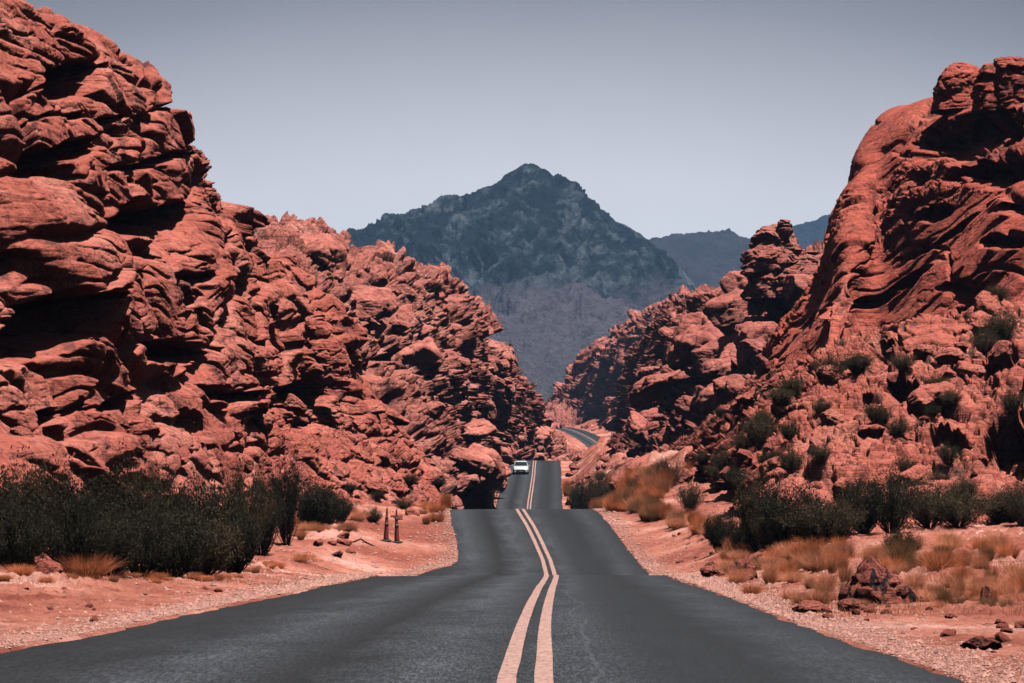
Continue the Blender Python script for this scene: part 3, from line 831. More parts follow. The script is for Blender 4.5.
# ------------------------------------------------------------------ standalone outcrop: the pinnacle
def outcrop(name, rows, D0, depth, nu, nz, mat, label, seed, scale, amp, kind='rubble', cat='rock outcrop'):
    """closed rock tower; rows = (py, left px, right px) from the foot up"""
    rows = np.array(rows, float)
    t = np.linspace(0, 1, len(rows)); tt = np.linspace(0, 1, nz)
    py = np.interp(tt, t, rows[:, 0]); xl = np.interp(tt, t, rows[:, 1]); xr = np.interp(tt, t, rows[:, 2])
    th = np.linspace(0, 2 * pi, nu)
    c = np.array([W((a + b) / 2, y, D0) for a, b, y in zip(xl, xr, py)]); hw = (xr - xl) / 2 * D0 / F
    X = c[:, 0][None] + hw[None] * np.cos(th)[:, None]; Y = c[:, 1][None] + hw[None] * depth * np.sin(th)[:, None]; Z = np.repeat(c[:, 2][None], nu, 0)
    G = np.stack([X, Y, Z], 2)
    cc = G.mean(0, keepdims=True); n = G - cc; n[..., 2] += hw[None] * .5 * tt[None] ** 3; n /= np.linalg.norm(n, axis=2, keepdims=True) + 1e-9
    P = G.reshape(-1, 3); Nn = n.reshape(-1, 3); Ps = P / scale
    Dd = fbm(Ps * .2, 3, seed) * .9
    for k, (sz, am) in enumerate(((3.2, .34), (1.2, .4), (.5, .45))):
        d, g = blocks(Ps + k * 4, seed + k, sz, 1.5, .6, .25); Dd += d * am
    Dd -= Dd.mean()
    P2 = P + Nn * Dd[:, None] * scale * amp
    P2 = P2.reshape(nu, nz, 3); P2[-1] = P2[0]
    P2[:, -1] = P2[:, -1].mean(0)
    me = mesh_np(name, P2.reshape(-1, 3), grid_faces(nu, nz), mat)
    return tag(link(name, me), label, cat)


outcrop('rock_pinnacle', [(300, 738, 842), (284, 742, 836), (272, 745, 828), (262, 748, 821), (252, 752, 814), (246, 756, 800), (239, 760, 795), (233, 764, 793), (228, 769, 791), (222, 776, 787)],
        DPN, .8, 260, 200, m_hill_r, 'jagged rose rock pinnacle standing on the ridge crest, beside the big right cliff', 201, 1.5, .60)
outcrop('capstone', [(112, 930, 1000), (100, 934, 992), (88, 935, 988), (76, 938, 984), (68, 946, 976), (63, 956, 968)], DC1, .9, 160, 90, m_cliff_r,
        'dark rounded capstone perched at the cliff summit, end nearer the valley', 211, .9, .3)
outcrop('capstone', [(114, 975, 1075), (100, 978, 1068), (84, 980, 1062), (70, 985, 1050), (61, 998, 1034), (57, 1008, 1024)], DC2, .9, 180, 100, m_cliff_r,
        'larger lit capstone on the right cliff summit, cut by the picture edge', 216, .9, .5)
outcrop('rock_block', [(386, 292, 346), (376, 288, 350), (362, 290, 348), (350, 294, 345), (338, 298, 340), (328, 304, 330), (322, 310, 322)], DB, .8, 200, 150, m_cliff_l,
        'pale hanging sandstone block above a black hollow on the left cliff', 221, .8, .35)

# ------------------------------------------------------------------ z-buffer of the terrain, to place things on visible spots
ZB = np.full((342, 512), 1e9, np.float32)
for f_ in FM.values():
    ix = (f_['px'] / 2).astype(int); iy = (f_['py'] / 2).astype(int)
    ok = (ix >= 0) & (ix < 512) & (iy >= 0) & (iy < 342)
    np.minimum.at(ZB, (iy[ok], ix[ok]), f_['P'][ok, 1].astype(np.float32))


# ------------------------------------------------------------------ boulders
def ico(sub):
    import bmesh
    bm = bmesh.new(); bmesh.ops.create_icosphere(bm, subdivisions=sub, radius=1)
    v = np.array([q.co[:] for q in bm.verts]); f = np.array([[x.index for x in q.verts] for q in bm.faces]); bm.free()
    return v, f


IV, IF = ico(5)


def boulder_mesh(name, seed, mat, sq=(1, .85, .7), nplanes=11, rough=.07):
    r_ = np.random.default_rng(seed)
    nd = r_.normal(size=(nplanes, 3)); nd /= np.linalg.norm(nd, axis=1, keepdims=True)
    dd = r_.uniform(.62, .95, nplanes)
    dot = IV @ nd.T
    r = np.min(np.where(dot > .05, dd / np.maximum(dot, .05), 9), axis=1)
    r = np.minimum(r, 1.15)
    V = IV * r[:, None]
    P = V * 1.3 + seed
    F1, F2, R, VV = worley(P * np.array([1, 1, 1.6]), seed)
    n = fbm(P * 1.2, 4, seed) * rough * 2 - (1 - sstep(0, .12, F2 - F1)) * rough * .9 + (R[:, 0] - .5) * rough * 1.0 * sstep(0, .2, F2 - F1) + fbm(P * 7, 3, seed + 2) * rough * .35
    V = (V + IV * n[:, None]) * np.array(sq)
    return mesh_np(name, V, IF, mat)


BM_ = [boulder_mesh('boulder', 300 + i, m_boulder, sq) for i, sq in enumerate([(1, .8, .62), (1, .9, .8), (.9, 1, .55), (1, .7, .75), (.8, .9, .9), (1.1, .8, .5), (1, 1, .7)])]
BMH = [m.copy() for m in BM_]
for m in BMH: m.materials.clear(); m.materials.append(m_hill_l)
BMR = [m.copy() for m in BM_]
for m in BMR: m.materials.clear(); m.materials.append(m_hill_r)


def boulder(p, size, label, group=None, meshes=BM_, sink=.25, rot=None, mesh=None, sc=(1, 1, 1)):
    o = link('boulder', mesh or random.choice(meshes))
    o.location = (p[0], p[1], p[2] + size * (.6 - sink) * sc[2] - size * .1)
    o.rotation_euler = rot or (random.uniform(-.35, .35), random.uniform(-.35, .35), random.uniform(0, 6.28))
    o.scale = (size * sc[0], size * sc[1], size * sc[2])
    return tag(o, label, 'boulder', group)


def scatter_boulders(fm, n, s0, s1, label, group, meshes, pylo=0, pyhi=683, pxlo=0, pxhi=1024, vmax=.8):
    f_ = FM[fm]; P = f_['P']
    ix = np.clip((f_['px'] / 2).astype(int), 0, 511); iy = np.clip((f_['py'] / 2).astype(int), 0, 341)
    vis = (f_['px'] > pxlo) & (f_['px'] < pxhi) & (f_['py'] > pylo) & (f_['py'] < pyhi) & (P[:, 1] < ZB[iy, ix] * 1.012 + .2) & (f_['v'] < vmax)
    c = np.where(vis)[0]
    for i in rng.choice(c, n, replace=False):
        s = s0 + (s1 - s0) * random.random() ** 2.2
        boulder(P[i], s, label, group, meshes, .35)


scatter_boulders('lh', 75, .9, 3.0, 'pink weathered boulder lodged among the rubble of the hill, left of the far road crest', 'boulders on the left rubble hill', BMH, vmax=.60)
scatter_boulders('rr', 75, .9, 3.2, 'rose weathered boulder lodged in the stepped ridge, right of the far road crest', 'boulders on the right ridge', BMR, vmax=.62, pxlo=635)
scatter_boulders('rs', 80, .22, .95, 'red angular boulder resting on the slope above the right roadside bushes', 'boulders on the right slope', BM_, vmax=.8, pyhi=520)
scatter_boulders('lc', 26, .25, .9, 'red boulder fallen at the foot of the big left cliff', 'boulders at the foot of the left cliff', BM_, pylo=395, pyhi=500, pxhi=420)


def at_px(px, py, size, label, sc=(1, 1, 1), rot=None, mesh=None, sink=.25, meshes=BM_, group=None):
    return boulder(gp(px, py), size, label, group, meshes, sink, rot, mesh, sc)


# the big varnished roadside boulder: sloping crest falling to the right
def big_boulder():
    V = IV.copy()
    nd = np.array([[.62, -.1, .78], [-.80, -.25, .55], [-.95, -.3, 0], [.1, -1, .25], [.75, -.75, .2], [-.5, -.9, .1], [0, 1, .3], [.98, .1, .25], [-.2, -.75, .7], [0, 0, -1], [.35, -.6, .75]])
    nd /= np.linalg.norm(nd, axis=1, keepdims=True)
    dd = np.array([.62, .72, .9, .62, .80, .72, .7, 1.25, .74, .55, .66])
    dot = V @ nd.T
    r = np.min(np.where(dot > .05, dd / np.maximum(dot, .05), 9), axis=1); r = np.minimum(r, 1.5)
    V = V * r[:, None]
    P = V * 1.6 + 7
    F1, F2, R, VV = worley(P * 1.2, 55)
    n = fbm(P, 4, 51) * .12 - (1 - sstep(0, .15, F2 - F1)) * .08 + (R[:, 0] - .5) * .2 * sstep(0, .25, F2 - F1) + fbm(P * 6, 3, 52) * .03
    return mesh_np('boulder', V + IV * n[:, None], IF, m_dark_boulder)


p = gp(881, 606)
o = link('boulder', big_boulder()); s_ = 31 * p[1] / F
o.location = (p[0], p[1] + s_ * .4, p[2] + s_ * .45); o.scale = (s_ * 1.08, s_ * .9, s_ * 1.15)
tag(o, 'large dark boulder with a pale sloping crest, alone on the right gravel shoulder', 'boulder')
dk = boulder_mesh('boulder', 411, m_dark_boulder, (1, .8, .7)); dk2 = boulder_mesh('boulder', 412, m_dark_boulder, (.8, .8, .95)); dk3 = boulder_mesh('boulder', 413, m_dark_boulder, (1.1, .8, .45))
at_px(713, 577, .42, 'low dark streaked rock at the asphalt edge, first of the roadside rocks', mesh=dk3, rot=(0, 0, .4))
at_px(722, 568, .36, 'reddish slab leaning behind the low dark roadside rock', mesh=BM_[5], rot=(.2, .2, 1))
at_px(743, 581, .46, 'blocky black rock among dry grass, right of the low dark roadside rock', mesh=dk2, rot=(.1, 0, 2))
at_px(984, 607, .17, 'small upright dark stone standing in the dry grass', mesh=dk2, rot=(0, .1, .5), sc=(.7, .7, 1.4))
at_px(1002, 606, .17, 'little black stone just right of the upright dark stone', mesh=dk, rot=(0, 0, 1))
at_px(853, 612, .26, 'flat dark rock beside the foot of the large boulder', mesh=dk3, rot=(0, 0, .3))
at_px(812, 613, .24, 'flat red slab lying at the asphalt edge before the large boulder', mesh=BM_[5], rot=(0, 0, .2))
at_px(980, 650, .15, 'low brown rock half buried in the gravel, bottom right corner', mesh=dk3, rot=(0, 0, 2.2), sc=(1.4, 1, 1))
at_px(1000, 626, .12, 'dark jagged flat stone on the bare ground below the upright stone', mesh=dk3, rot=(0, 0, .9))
at_px(42, 576, .4, 'knobbly red rock beside the round orange tuft on the left', mesh=BM_[1])
for (x0, x1, y0, y1, n, s0, s1) in ((900, 1024, 590, 655, 26, .025, .08), (700, 900, 590, 625, 14, .03, .09), (0, 260, 585, 625, 14, .03, .08), (640, 760, 520, 570, 14, .07, .2), (300, 420, 500, 560, 16, .08, .3)):
    for i in range(n):
        x, y = random.uniform(x0, x1), random.uniform(y0, y1)
        q = gp(x, y)
        if 372 < x < 412 and 525 < y < 560: continue
        lat = q[0] - float(road_x(q[1]))
        if -float(road_l(q[1])) - .4 < lat < float(road_r(q[1])) + .4: continue
        right = x > 512
        boulder(q, random.uniform(s0, s1) * 1.3, 'small red stone lying on the gravel ' + ('right' if right else 'left') + ' of the road',
                'small stones ' + ('right' if right else 'left') + ' of the road', BM_ + [dk3], .3)

# ------------------------------------------------------------------ vegetation
def leaf_mat(name, col, var=.35, tr=.4):
    m, nt, b = new_mat(name)
    v = mapped(nt, (1, 1, 1)); n = noise(nt, v, 9, 4, .7)
    oi = nt.nodes.new('ShaderNodeObjectInfo')
    c = ramp(nt, n, [(.3, tuple(x * (1 - var) for x in col)), (.7, tuple(x * (1 + var) for x in col))]).outputs[0]
    h = nt.nodes.new('ShaderNodeHueSaturation'); nt.links.new(c, h.inputs['Color'])
    mr = nt.nodes.new('ShaderNodeMapRange'); mr.inputs['To Min'].default_value = .7; mr.inputs['To Max'].default_value = 1.35
    nt.links.new(oi.outputs['Random'], mr.inputs['Value']); nt.links.new(mr.outputs[0], h.inputs['Value'])
    nt.links.new(h.outputs[0], b.inputs['Base Color']); b.inputs['Roughness'].default_value = .75; b.inputs['Specular IOR Level'].default_value = .15
    if tr:
        tl_ = nt.nodes.new('ShaderNodeBsdfTranslucent'); mx_ = nt.nodes.new('ShaderNodeMixShader'); mx_.inputs[0].default_value = tr
        nt.links.new(h.outputs[0], tl_.inputs[0]); nt.links.new(b.outputs[0], mx_.inputs[1]); nt.links.new(tl_.outputs[0], mx_.inputs[2])
        nt.links.new(mx_.outputs[0], nt.nodes['Material Output'].inputs['Surface'])
    return m


m_leaf = leaf_mat('creosote_leaves', (.030, .029, .017))
m_leaf2 = leaf_mat('olive_leaves', (.068, .050, .028))
m_stem = plain('dark_stem_bark', (.05, .038, .032), .9, .1)
m_straw = leaf_mat('dry_grass_straw', (.60, .235, .13))
m_orange = leaf_mat('rust_orange_grass', (.60, .19, .085))
m_olive_g = leaf_mat('brown_olive_grass', (.27, .13, .065))


def rvec(r_):
    v = r_.normal(size=3); return v / np.linalg.norm(v)


def bush_meshes(seed, nst=60, leaves=10000, spread=.62, leaf=.044):
    """vase-shaped desert shrub, unit height"""
    r_ = np.random.default_rng(seed)
    sb = MB(); tips = []
    for i in range(nst):
        a = r_.uniform(0, 2 * pi); out = spread * math.sqrt(r_.uniform(0, 1)); h = r_.uniform(.62, 1.0) * (1 - .35 * (out / spread) ** 2)
        p0 = np.array([cos(a) * .05, sin(a) * .05, -.03]); p3 = np.array([cos(a) * out, sin(a) * out, h]) + r_.normal(size=3) * .03
        p1 = p0 + (p3 - p0) * .35 + np.array([cos(a), sin(a), 0]) * out * .12; p2 = p0 + (p3 - p0) * .7 + r_.normal(size=3) * .02
        sb.tube([p0, p1, p2, p3], [.011, .008, .005, .002], 4)
        for t in np.linspace(.25, 1, 9):
            q = p0 + (p3 - p0) * t + r_.normal(size=3) * .01
            tips.append((q, t))
            if t > .3:
                e = q + np.array([*(r_.normal(size=2) * .09), abs(r_.normal()) * .09 + .03])
                sb.tube([q, e], [.003, .0012], 3)
                tips.append((e, 1)); tips.append(((q + e) / 2, 1))
    tp = np.array([t[0] for t in tips])
    c = tp[r_.integers(0, len(tp), leaves)] + r_.normal(size=(leaves, 3)) * np.array([.038, .038, .034])
    c = c[c[:, 2] > .03]
    n = len(c)
    u = r_.normal(size=(n, 3)); u[:, 2] = np.abs(u[:, 2]) + .4; u /= np.linalg.norm(u, axis=1, keepdims=True)
    w_ = np.cross(u, r_.normal(size=(n, 3))); w_ /= np.linalg.norm(w_, axis=1, keepdims=True)
    L = (r_.uniform(.5, 1.2, n) * leaf)[:, None]
    V = np.stack([c, c + u * L * .5 + w_ * L * .28, c + u * L, c + u * L * .5 - w_ * L * .28], 1).reshape(-1, 3)
    Fq = np.arange(n * 4).reshape(n, 4)
    return V, Fq, sb


BUSH = []
for i in range(5):
    V, Fq, sb = bush_meshes(500 + i, spread=(.62, .75, .5, .7, .85)[i])
    BUSH.append((mesh_np('foliage', V, Fq, m_leaf, False), mesh_np('foliage', V, Fq, m_leaf2, False), sb.mesh('stem', m_stem)))


def bush(p, h, wd, label, group, olive=False, name='creosote_bush', cat='bush'):
    o = link(name, None); o.location = (p[0], p[1], p[2] - .03)
    k = random.randrange(5)
    s = wd / (2 * (.66, .8, .55, .74, .9)[k])
    o.scale = (s, s, h); o.rotation_euler = (0, 0, random.uniform(0, 6.28))
    tag(o, label, cat, group)
    link('foliage', BUSH[k][1 if olive else 0], o); link('stem', BUSH[k][2], o)
    return o


def bush_px(px, py, hp, wp, label, group=None, D=None, **kw):
    if D is None: p = gp(px, py)
    else:
        x = W(px, 500, D)[0]; p = (x, D, float(ground_z(np.array([x]), np.array([D]))[0]))
    return bush(p, hp * p[1] / F, wp * p[1] / F, label, group, **kw)


gL = 'creosote bushes along the left roadside'; lL = 'dark green bush in the dense thicket at the left cliff foot'
for (x, y, h, w_) in ((-8, 566, 104, 100), (28, 560, 92, 90), (62, 562, 108, 86), (98, 566, 96, 90), (128, 570, 112, 86), (158, 572, 112, 84), (190, 573, 108, 82), (222, 571, 88, 84), (246, 562, 98, 70),
                      (75, 574, 88, 84), (140, 577, 86, 84), (205, 577, 80, 86), (262, 556, 104, 50), (20, 574, 70, 90), (110, 577, 70, 90), (170, 578, 70, 90)):
    bush_px(x, y, h * random.uniform(.78, 1.12), w_ * random.uniform(.85, 1.2), lL, gL, olive=random.random() < .3)
bush_px(233, 575, 60, 56, 'low dark bush ending the left thicket toward the road', None)
bush_px(287, 546, 84, 40, 'slender dark bush standing apart just past the left thicket')
bush_px(312, 531, 52, 46, 'round dark shrub behind the small stones, right of the slender bush')
bush_px(326, 527, 40, 40, 'dark bush joining the left thicket to the pale rock apron', None)
bush_px(341, 524, 30, 26, 'small dark shrub nearer the traffic cones, left of them')
bush_px(373, 523, 16, 22, 'tiny dark shrub just left behind the two traffic cones', olive=True)
bush_px(404, 511, 14, 24, 'tiny dark shrub just behind the right traffic cone', olive=True)
gR = 'creosote bushes along the right roadside'; lR = 'dark olive bush in the row below the right rubble slope'
for (x, y, h, w_) in ((738, 551, 62, 50), (762, 549, 76, 62), (792, 546, 72, 66), (826, 541, 66, 66), (858, 537, 64, 64), (892, 534, 60, 66), (926, 531, 56, 64), (960, 529, 50, 62), (776, 552, 50, 60), (812, 549, 46, 60), (996, 527, 46, 60), (1022, 526, 50, 56)):
    bush_px(x + random.uniform(-8, 8), y + random.uniform(-4, 5), h * random.uniform(.6, 1.15), w_ * random.uniform(.75, 1.3), lR, gR, olive=random.random() < .6)
bush_px(720, 552, 40, 34, 'small dark bush at the left end of the right bush row')
bush_px(902, 560, 34, 40, 'grey brown leafless bush behind the large boulder', olive=True)
bush_px(690, 512, 30, 34, 'olive shrub at the slope foot beyond the right gravel pullout', olive=True)
for i in range(46):
    D = random.uniform(150, 370); e = random.uniform(1.6, 15) * (1 if D < 260 else .6)
    x = float(road_x(D) + road_r(D)) + e
    boulder((x, D, float(ground_z(np.array([x]), np.array([D]))[0])), random.uniform(.3, 1.1), 'rose boulder lying on the bank between the road dip and the right ridge', 'boulders on the right bank of the dip', BMR, .3)
for i in range(16):
    D = random.uniform(150, 300); e = random.uniform(2.5, 15)
    x = float(road_x(D) + road_r(D)) + e
    bush((x, D, float(ground_z(np.array([x]), np.array([D]))[0])), random.uniform(.9, 1.7), random.uniform(1.2, 2.2), 'olive brown bush on the bank above the right side of the dip', 'bushes on the right bank', olive=True)
gC = 'bushes beside the road dip'
def bush_top(px, D, ytop, wp, label, group, olive=False):
    x = W(px, 500, D)[0]; g = float(ground_z(np.array([x]), np.array([D]))[0])
    bush((x, D, g), max(.5, W(px, ytop, D)[2] - g), wp * D / F, label, group, olive=olive)


for (px, D, yt, wp, ol) in ((484, 276, 458, 34, 0), (475, 264, 466, 32, 0), (466, 250, 476, 32, 0), (454, 225, 484, 32, 1), (442, 195, 490, 26, 0), (490, 284, 472, 20, 0)):
    bush_top(px, D, yt, wp, 'tall dark bush beside the hidden dip, left of the distant car', 'bushes left of the hidden dip', bool(ol))
for (px, D, yt, wp, ol) in ((575, 268, 480, 20, 1), (587, 254, 476, 28, 0), (600, 240, 474, 30, 1), (613, 222, 482, 28, 0), (626, 205, 486, 26, 1)):
    bush_top(px, D, yt, wp, 'olive bush beside the hidden dip, right of the far road', 'bushes right of the hidden dip', bool(ol))
for i in range(20):
    x = random.uniform(705, 1024); y = random.uniform(385, 505)
    if (x - 705) * .25 + 400 > y + 60: continue
    p = on('rs', x, y); k_ = random.uniform(8, 24)
    bush(p, k_ * p[1] / F, k_ * 1.35 * p[1] / F, 'scrubby olive bush growing among rubble high on the right slope', 'bushes on the right slope', olive=random.random() < .75, name='desert_shrub', cat='shrub')
for (x, y, h, w_) in ((757, 446, 34, 44), (742, 452, 24, 28), (790, 470, 26, 34), (828, 378, 26, 40), (856, 372, 22, 34), (900, 372, 18, 30), (940, 392, 20, 32), (1003, 342, 34, 44), (985, 350, 24, 34), (968, 500, 26, 34),
                      (1010, 412, 26, 30), (872, 420, 20, 30), (715, 478, 18, 22), (820, 462, 20, 28), (905, 480, 22, 30), (1000, 300, 18, 30), (700, 462, 14, 18), (850, 500, 22, 30)):
    p = on('rs', x, y)
    bush(p, h * p[1] / F, w_ * p[1] / F, 'scrubby olive bush growing among rubble high on the right slope', 'bushes on the right slope', olive=True, name='desert_shrub', cat='shrub')
for (x, y, h, w_) in ((352, 492, 12, 18), (412, 482, 12, 20), (380, 500, 10, 18), (440, 486, 12, 20), (325, 500, 14, 24)):
    p = on('lc', x, y)
    bush(p, h * p[1] / F, w_ * p[1] / F, 'little dark shrub on the pale rock apron behind the traffic cones', 'shrubs on the left rock apron', name='desert_shrub', cat='shrub')


def blades(n, r_, base, hgt, spread, lean, wd):
    a = r_.uniform(0, 2 * pi, n); L = hgt * r_.uniform(.5, 1.1, n); ln = lean * r_.uniform(.1, 1, n)
    b = base if base is not None else np.stack([np.cos(a) * spread * r_.uniform(0, .4, n), np.sin(a) * spread * r_.uniform(0, .4, n), np.zeros(n) - .02], 1)
    d = np.stack([np.cos(a) * ln, np.sin(a) * ln, np.sqrt(np.maximum(0, 1 - ln**2)) * 1], 1)
    m = b + d * (L * .55)[:, None]; t = b + d * L[:, None] * np.array([1.15, 1.15, .92])
    s = np.stack([-np.sin(a), np.cos(a), a * 0], 1) * wd
    rr = r_.uniform(0, pi, n); s = s * np.cos(rr)[:, None] + np.stack([np.cos(a), np.sin(a), a * 0], 1) * np.sin(rr)[:, None] * wd
    V = np.stack([b - s, b + s, m + s * .8, m - s * .8, t - s * .25, t + s * .25], 1).reshape(-1, 3)
    k = np.arange(n)[:, None] * 6
    Fq = np.concatenate([k + np.array([0, 1, 2, 3]), k + np.array([3, 2, 5, 4])])
    return V, Fq


TUFT = []
for i in range(5):
    r_ = np.random.default_rng(600 + i)
    V, Fq = blades(1300, r_, None, 1.0, .9, (.85, .7, .95, .8, .6)[i], .0055)
    TUFT.append([mesh_np('grass_tuft', V, Fq, mm, False) for mm in (m_straw, m_orange, m_olive_g)])


def tuft(p, h, wd, label, group, col=0):
    k = random.randrange(5)
    o = link('grass_tuft', TUFT[k][col]); o.location = (p[0], p[1], p[2] - .01)
    o.scale = (wd / 1.9, wd / 1.9, h); o.rotation_euler = (0, 0, random.uniform(0, 6.28))
    return tag(o, label, 'grass tuft', group)


def tuft_px(px, py, hp, wp, label, group=None, col=0, D=None):
    if D is None: p = gp(px, py)
    else:
        x = W(px, 500, D)[0]; p = (x, D, float(ground_z(np.array([x]), np.array([D]))[0]))
    if D is None and group and 372 < px < 410 and 500 < py < 560: return
    lat = p[0] - float(road_x(p[1]))
    if -float(road_l(p[1])) - .15 < lat < float(road_r(p[1])) + .15: return
    return tuft(p, hp * p[1] / F, wp * p[1] / F, label, group, col)


tuft_px(88, 577, 27, 74, 'wide round rust coloured tuft in front of the left thicket', None, 1)
tuft_px(22, 577, 14, 40, 'low straw tuft at the left picture edge before the thicket', None, 1)
tuft_px(808, 560, 26, 56, 'bright orange tuft in front of the right bush row', None, 1)
tuft_px(940, 572, 28, 54, 'tall rounded orange tuft with brown heart beyond the large boulder', None, 1)
tuft_px(902, 566, 30, 44, 'brown olive tuft between the large boulder and the bush row', None, 2)
tuft_px(752, 594, 12, 34, 'low flame orange tuft at the asphalt edge by the black rock', None, 1)
tuft_px(790, 600, 10, 26, 'low orange tuft beside the flat red slab', None, 1)
tuft_px(944, 606, 22, 26, 'sparse dark brown tuft right of the large boulder', None, 2)
for i in range(150):
    x = random.uniform(725, 1030); y = random.uniform(553, 607) if x < 880 else random.uniform(548, 612)
    if x < 790 and y > 585: continue
    q = random.random()
    tuft_px(x, y, random.uniform(9, 22), random.uniform(18, 40), 'dry straw tuft in the grassy patch right of the road', 'dry tufts in the right grassy patch', 0 if q < .72 else (1 if q < .88 else 2))
for i in range(34):
    x = random.uniform(612, 715); y = 508 + (x - 612) * .30 + random.uniform(-10, 2)
    tuft_px(x, max(y, 511.5), random.uniform(10, 20), random.uniform(16, 32), 'orange brown tuft lining the right gravel pullout', 'tufts lining the right pullout', random.choice((0, 1, 1, 2)))
for i in range(40):
    D = random.uniform(138, 200); px = random.uniform(598, 690)
    tuft_px(px, 0, random.uniform(14, 26), random.uniform(16, 30), 'rust tuft on the bank beyond the right pullout', 'tufts on the bank past the right pullout', random.choice((1, 1, 0, 2)), D=D)
for i in range(36):
    x = random.uniform(282, 440); y = random.uniform(509, 528) + max(0, (380 - x)) * .15
    tuft_px(x, y, random.uniform(6, 13), random.uniform(14, 30), 'small orange tuft around the left gravel pullout', 'tufts around the left pullout', random.choice((0, 1, 1)))
for i in range(36):
    D = random.uniform(138, 260); px = random.uniform(400, 500) if D < 180 else random.uniform(470, 503)
    tuft_px(px, 0, random.uniform(12, 22), random.uniform(14, 26), 'rust tuft on the bank left of the hidden dip', 'tufts on the bank left of the dip', 1, D=D)
for i in range(30):
    D = random.uniform(150, 330); px = random.uniform(562, 575) if D > 200 else random.uniform(566, 600)
    tuft_px(px, 0, random.uniform(10, 20), random.uniform(10, 20), 'rust tuft on the verge right of the hidden dip', 'tufts on the verge right of the dip', random.choice((1, 2)), D=D)
for i in range(40):
    x = random.uniform(0, 330); y = 578 + max(0, 60 - x) * .0 - max(0, x - 220) * .22 + random.uniform(-3, 5)
    tuft_px(x, y, random.uniform(4, 9), random.uniform(14, 30), 'short orange tuft along the front of the left thicket', 'short tufts before the left thicket', random.choice((0, 1, 1)))

# thin ground cover nobody could count
r_ = np.random.default_rng(900)
B = []
for (x0, x1, y0, y1, n) in ((730, 1040, 548, 618, 8500), (0, 330, 573, 585, 1300), (600, 720, 511, 545, 900), (280, 440, 510, 530, 900)):
    D0 = 20
    for i in range(n // 10):
        q = gp(r_.uniform(x0, x1), r_.uniform(y0, y1))
        lat = q[0] - float(road_x(q[1]))
        if -float(road_l(q[1])) - .3 < lat < float(road_r(q[1])) + .3: continue
        for k in range(10):
            B.append((q[0] + r_.normal() * .18, q[1] + r_.normal() * .5, q[2] - .03))
B = np.array(B)
V, Fq = blades(len(B), r_, B, .16, 0, .7, .004)
tag(link('dry_grass', mesh_np('dry_grass', V, Fq, m_straw, False)), 'thin dry straw grass scattered over the verges', kind='stuff')

# loose gravel on the shoulders
m_gravel = leaf_mat('gravel_stone', (.44, .22, .18), .45, 0)
oc = np.array([[1, 0, 0], [-1, 0, 0], [0, 1, 0], [0, -1, 0], [0, 0, .7], [0, 0, -.5]]); of = np.array([[0, 2, 4], [2, 1, 4], [1, 3, 4], [3, 0, 4], [2, 0, 5], [1, 2, 5], [3, 1, 5], [0, 3, 5]])
n = 70000
D = 18 * (135 / 18) ** r_.uniform(0, 1, n); side = r_.uniform(0, 1, n) < .5
e = np.abs(r_.normal(0, 1.0, n)) * np.where(r_.uniform(0, 1, n) < .5, .5, 3.6) - .10
X = np.where(side, road_x(D) + road_r(D) + e, road_x(D) - road_l(D) - e)
Z = ground_z(X, D)
s = r_.uniform(.008, .022, n) * (1 + (r_.uniform(0, 1, n) < .06) * 1.6) * np.clip(D / 40, .8, 1.8)
V = (oc[None] * (r_.uniform(.6, 1.3, (n, 6, 3))) * s[:, None, None])
an = r_.uniform(0, 6.28, n); ca, sa = np.cos(an)[:, None], np.sin(an)[:, None]
V = np.stack([V[..., 0] * ca - V[..., 1] * sa, V[..., 0] * sa + V[..., 1] * ca, V[..., 2]], 2) + np.stack([X, D, Z + s * .2], 1)[:, None]
Fg = (np.arange(n)[:, None, None] * 6 + of[None]).reshape(-1, 3)
tag(link('gravel', mesh_np('gravel', V.reshape(-1, 3), Fg, m_gravel, False)), 'loose pinkish gravel along both asphalt edges', kind='stuff')

# fallen stick
q = gp(352, 543); q2 = gp(378, 549); q3 = gp(364, 541)
sb = MB()
sb.tube([(q[0], q[1], q[2] + .02), (q3[0], q[1] - .2, q[2] + .16), (q[0] * .5 + q2[0] * .5, q[1] - .4, q[2] + .06), (q2[0], q2[1], q2[2] + .03)], [.02, .035, .04, .05], 7)
sb.tube([(q3[0], q[1] - .2, q[2] + .15), (q3[0] - .25, q[1] - .5, q[2] + .03), (q3[0] - .5, q[1] - .3, q[2] + .12)], [.03, .02, .01], 6)
sb.tube([(q[0] * .5 + q2[0] * .5, q[1] - .4, q[2] + .06), (q3[0] + .1, q[1] - .9, q[2] + .02)], [.03, .012], 6)
tag(sb.build('fallen_branch', m_stem, smooth=True), 'bent dark dead branch lying on gravel left of the cones', 'branch')

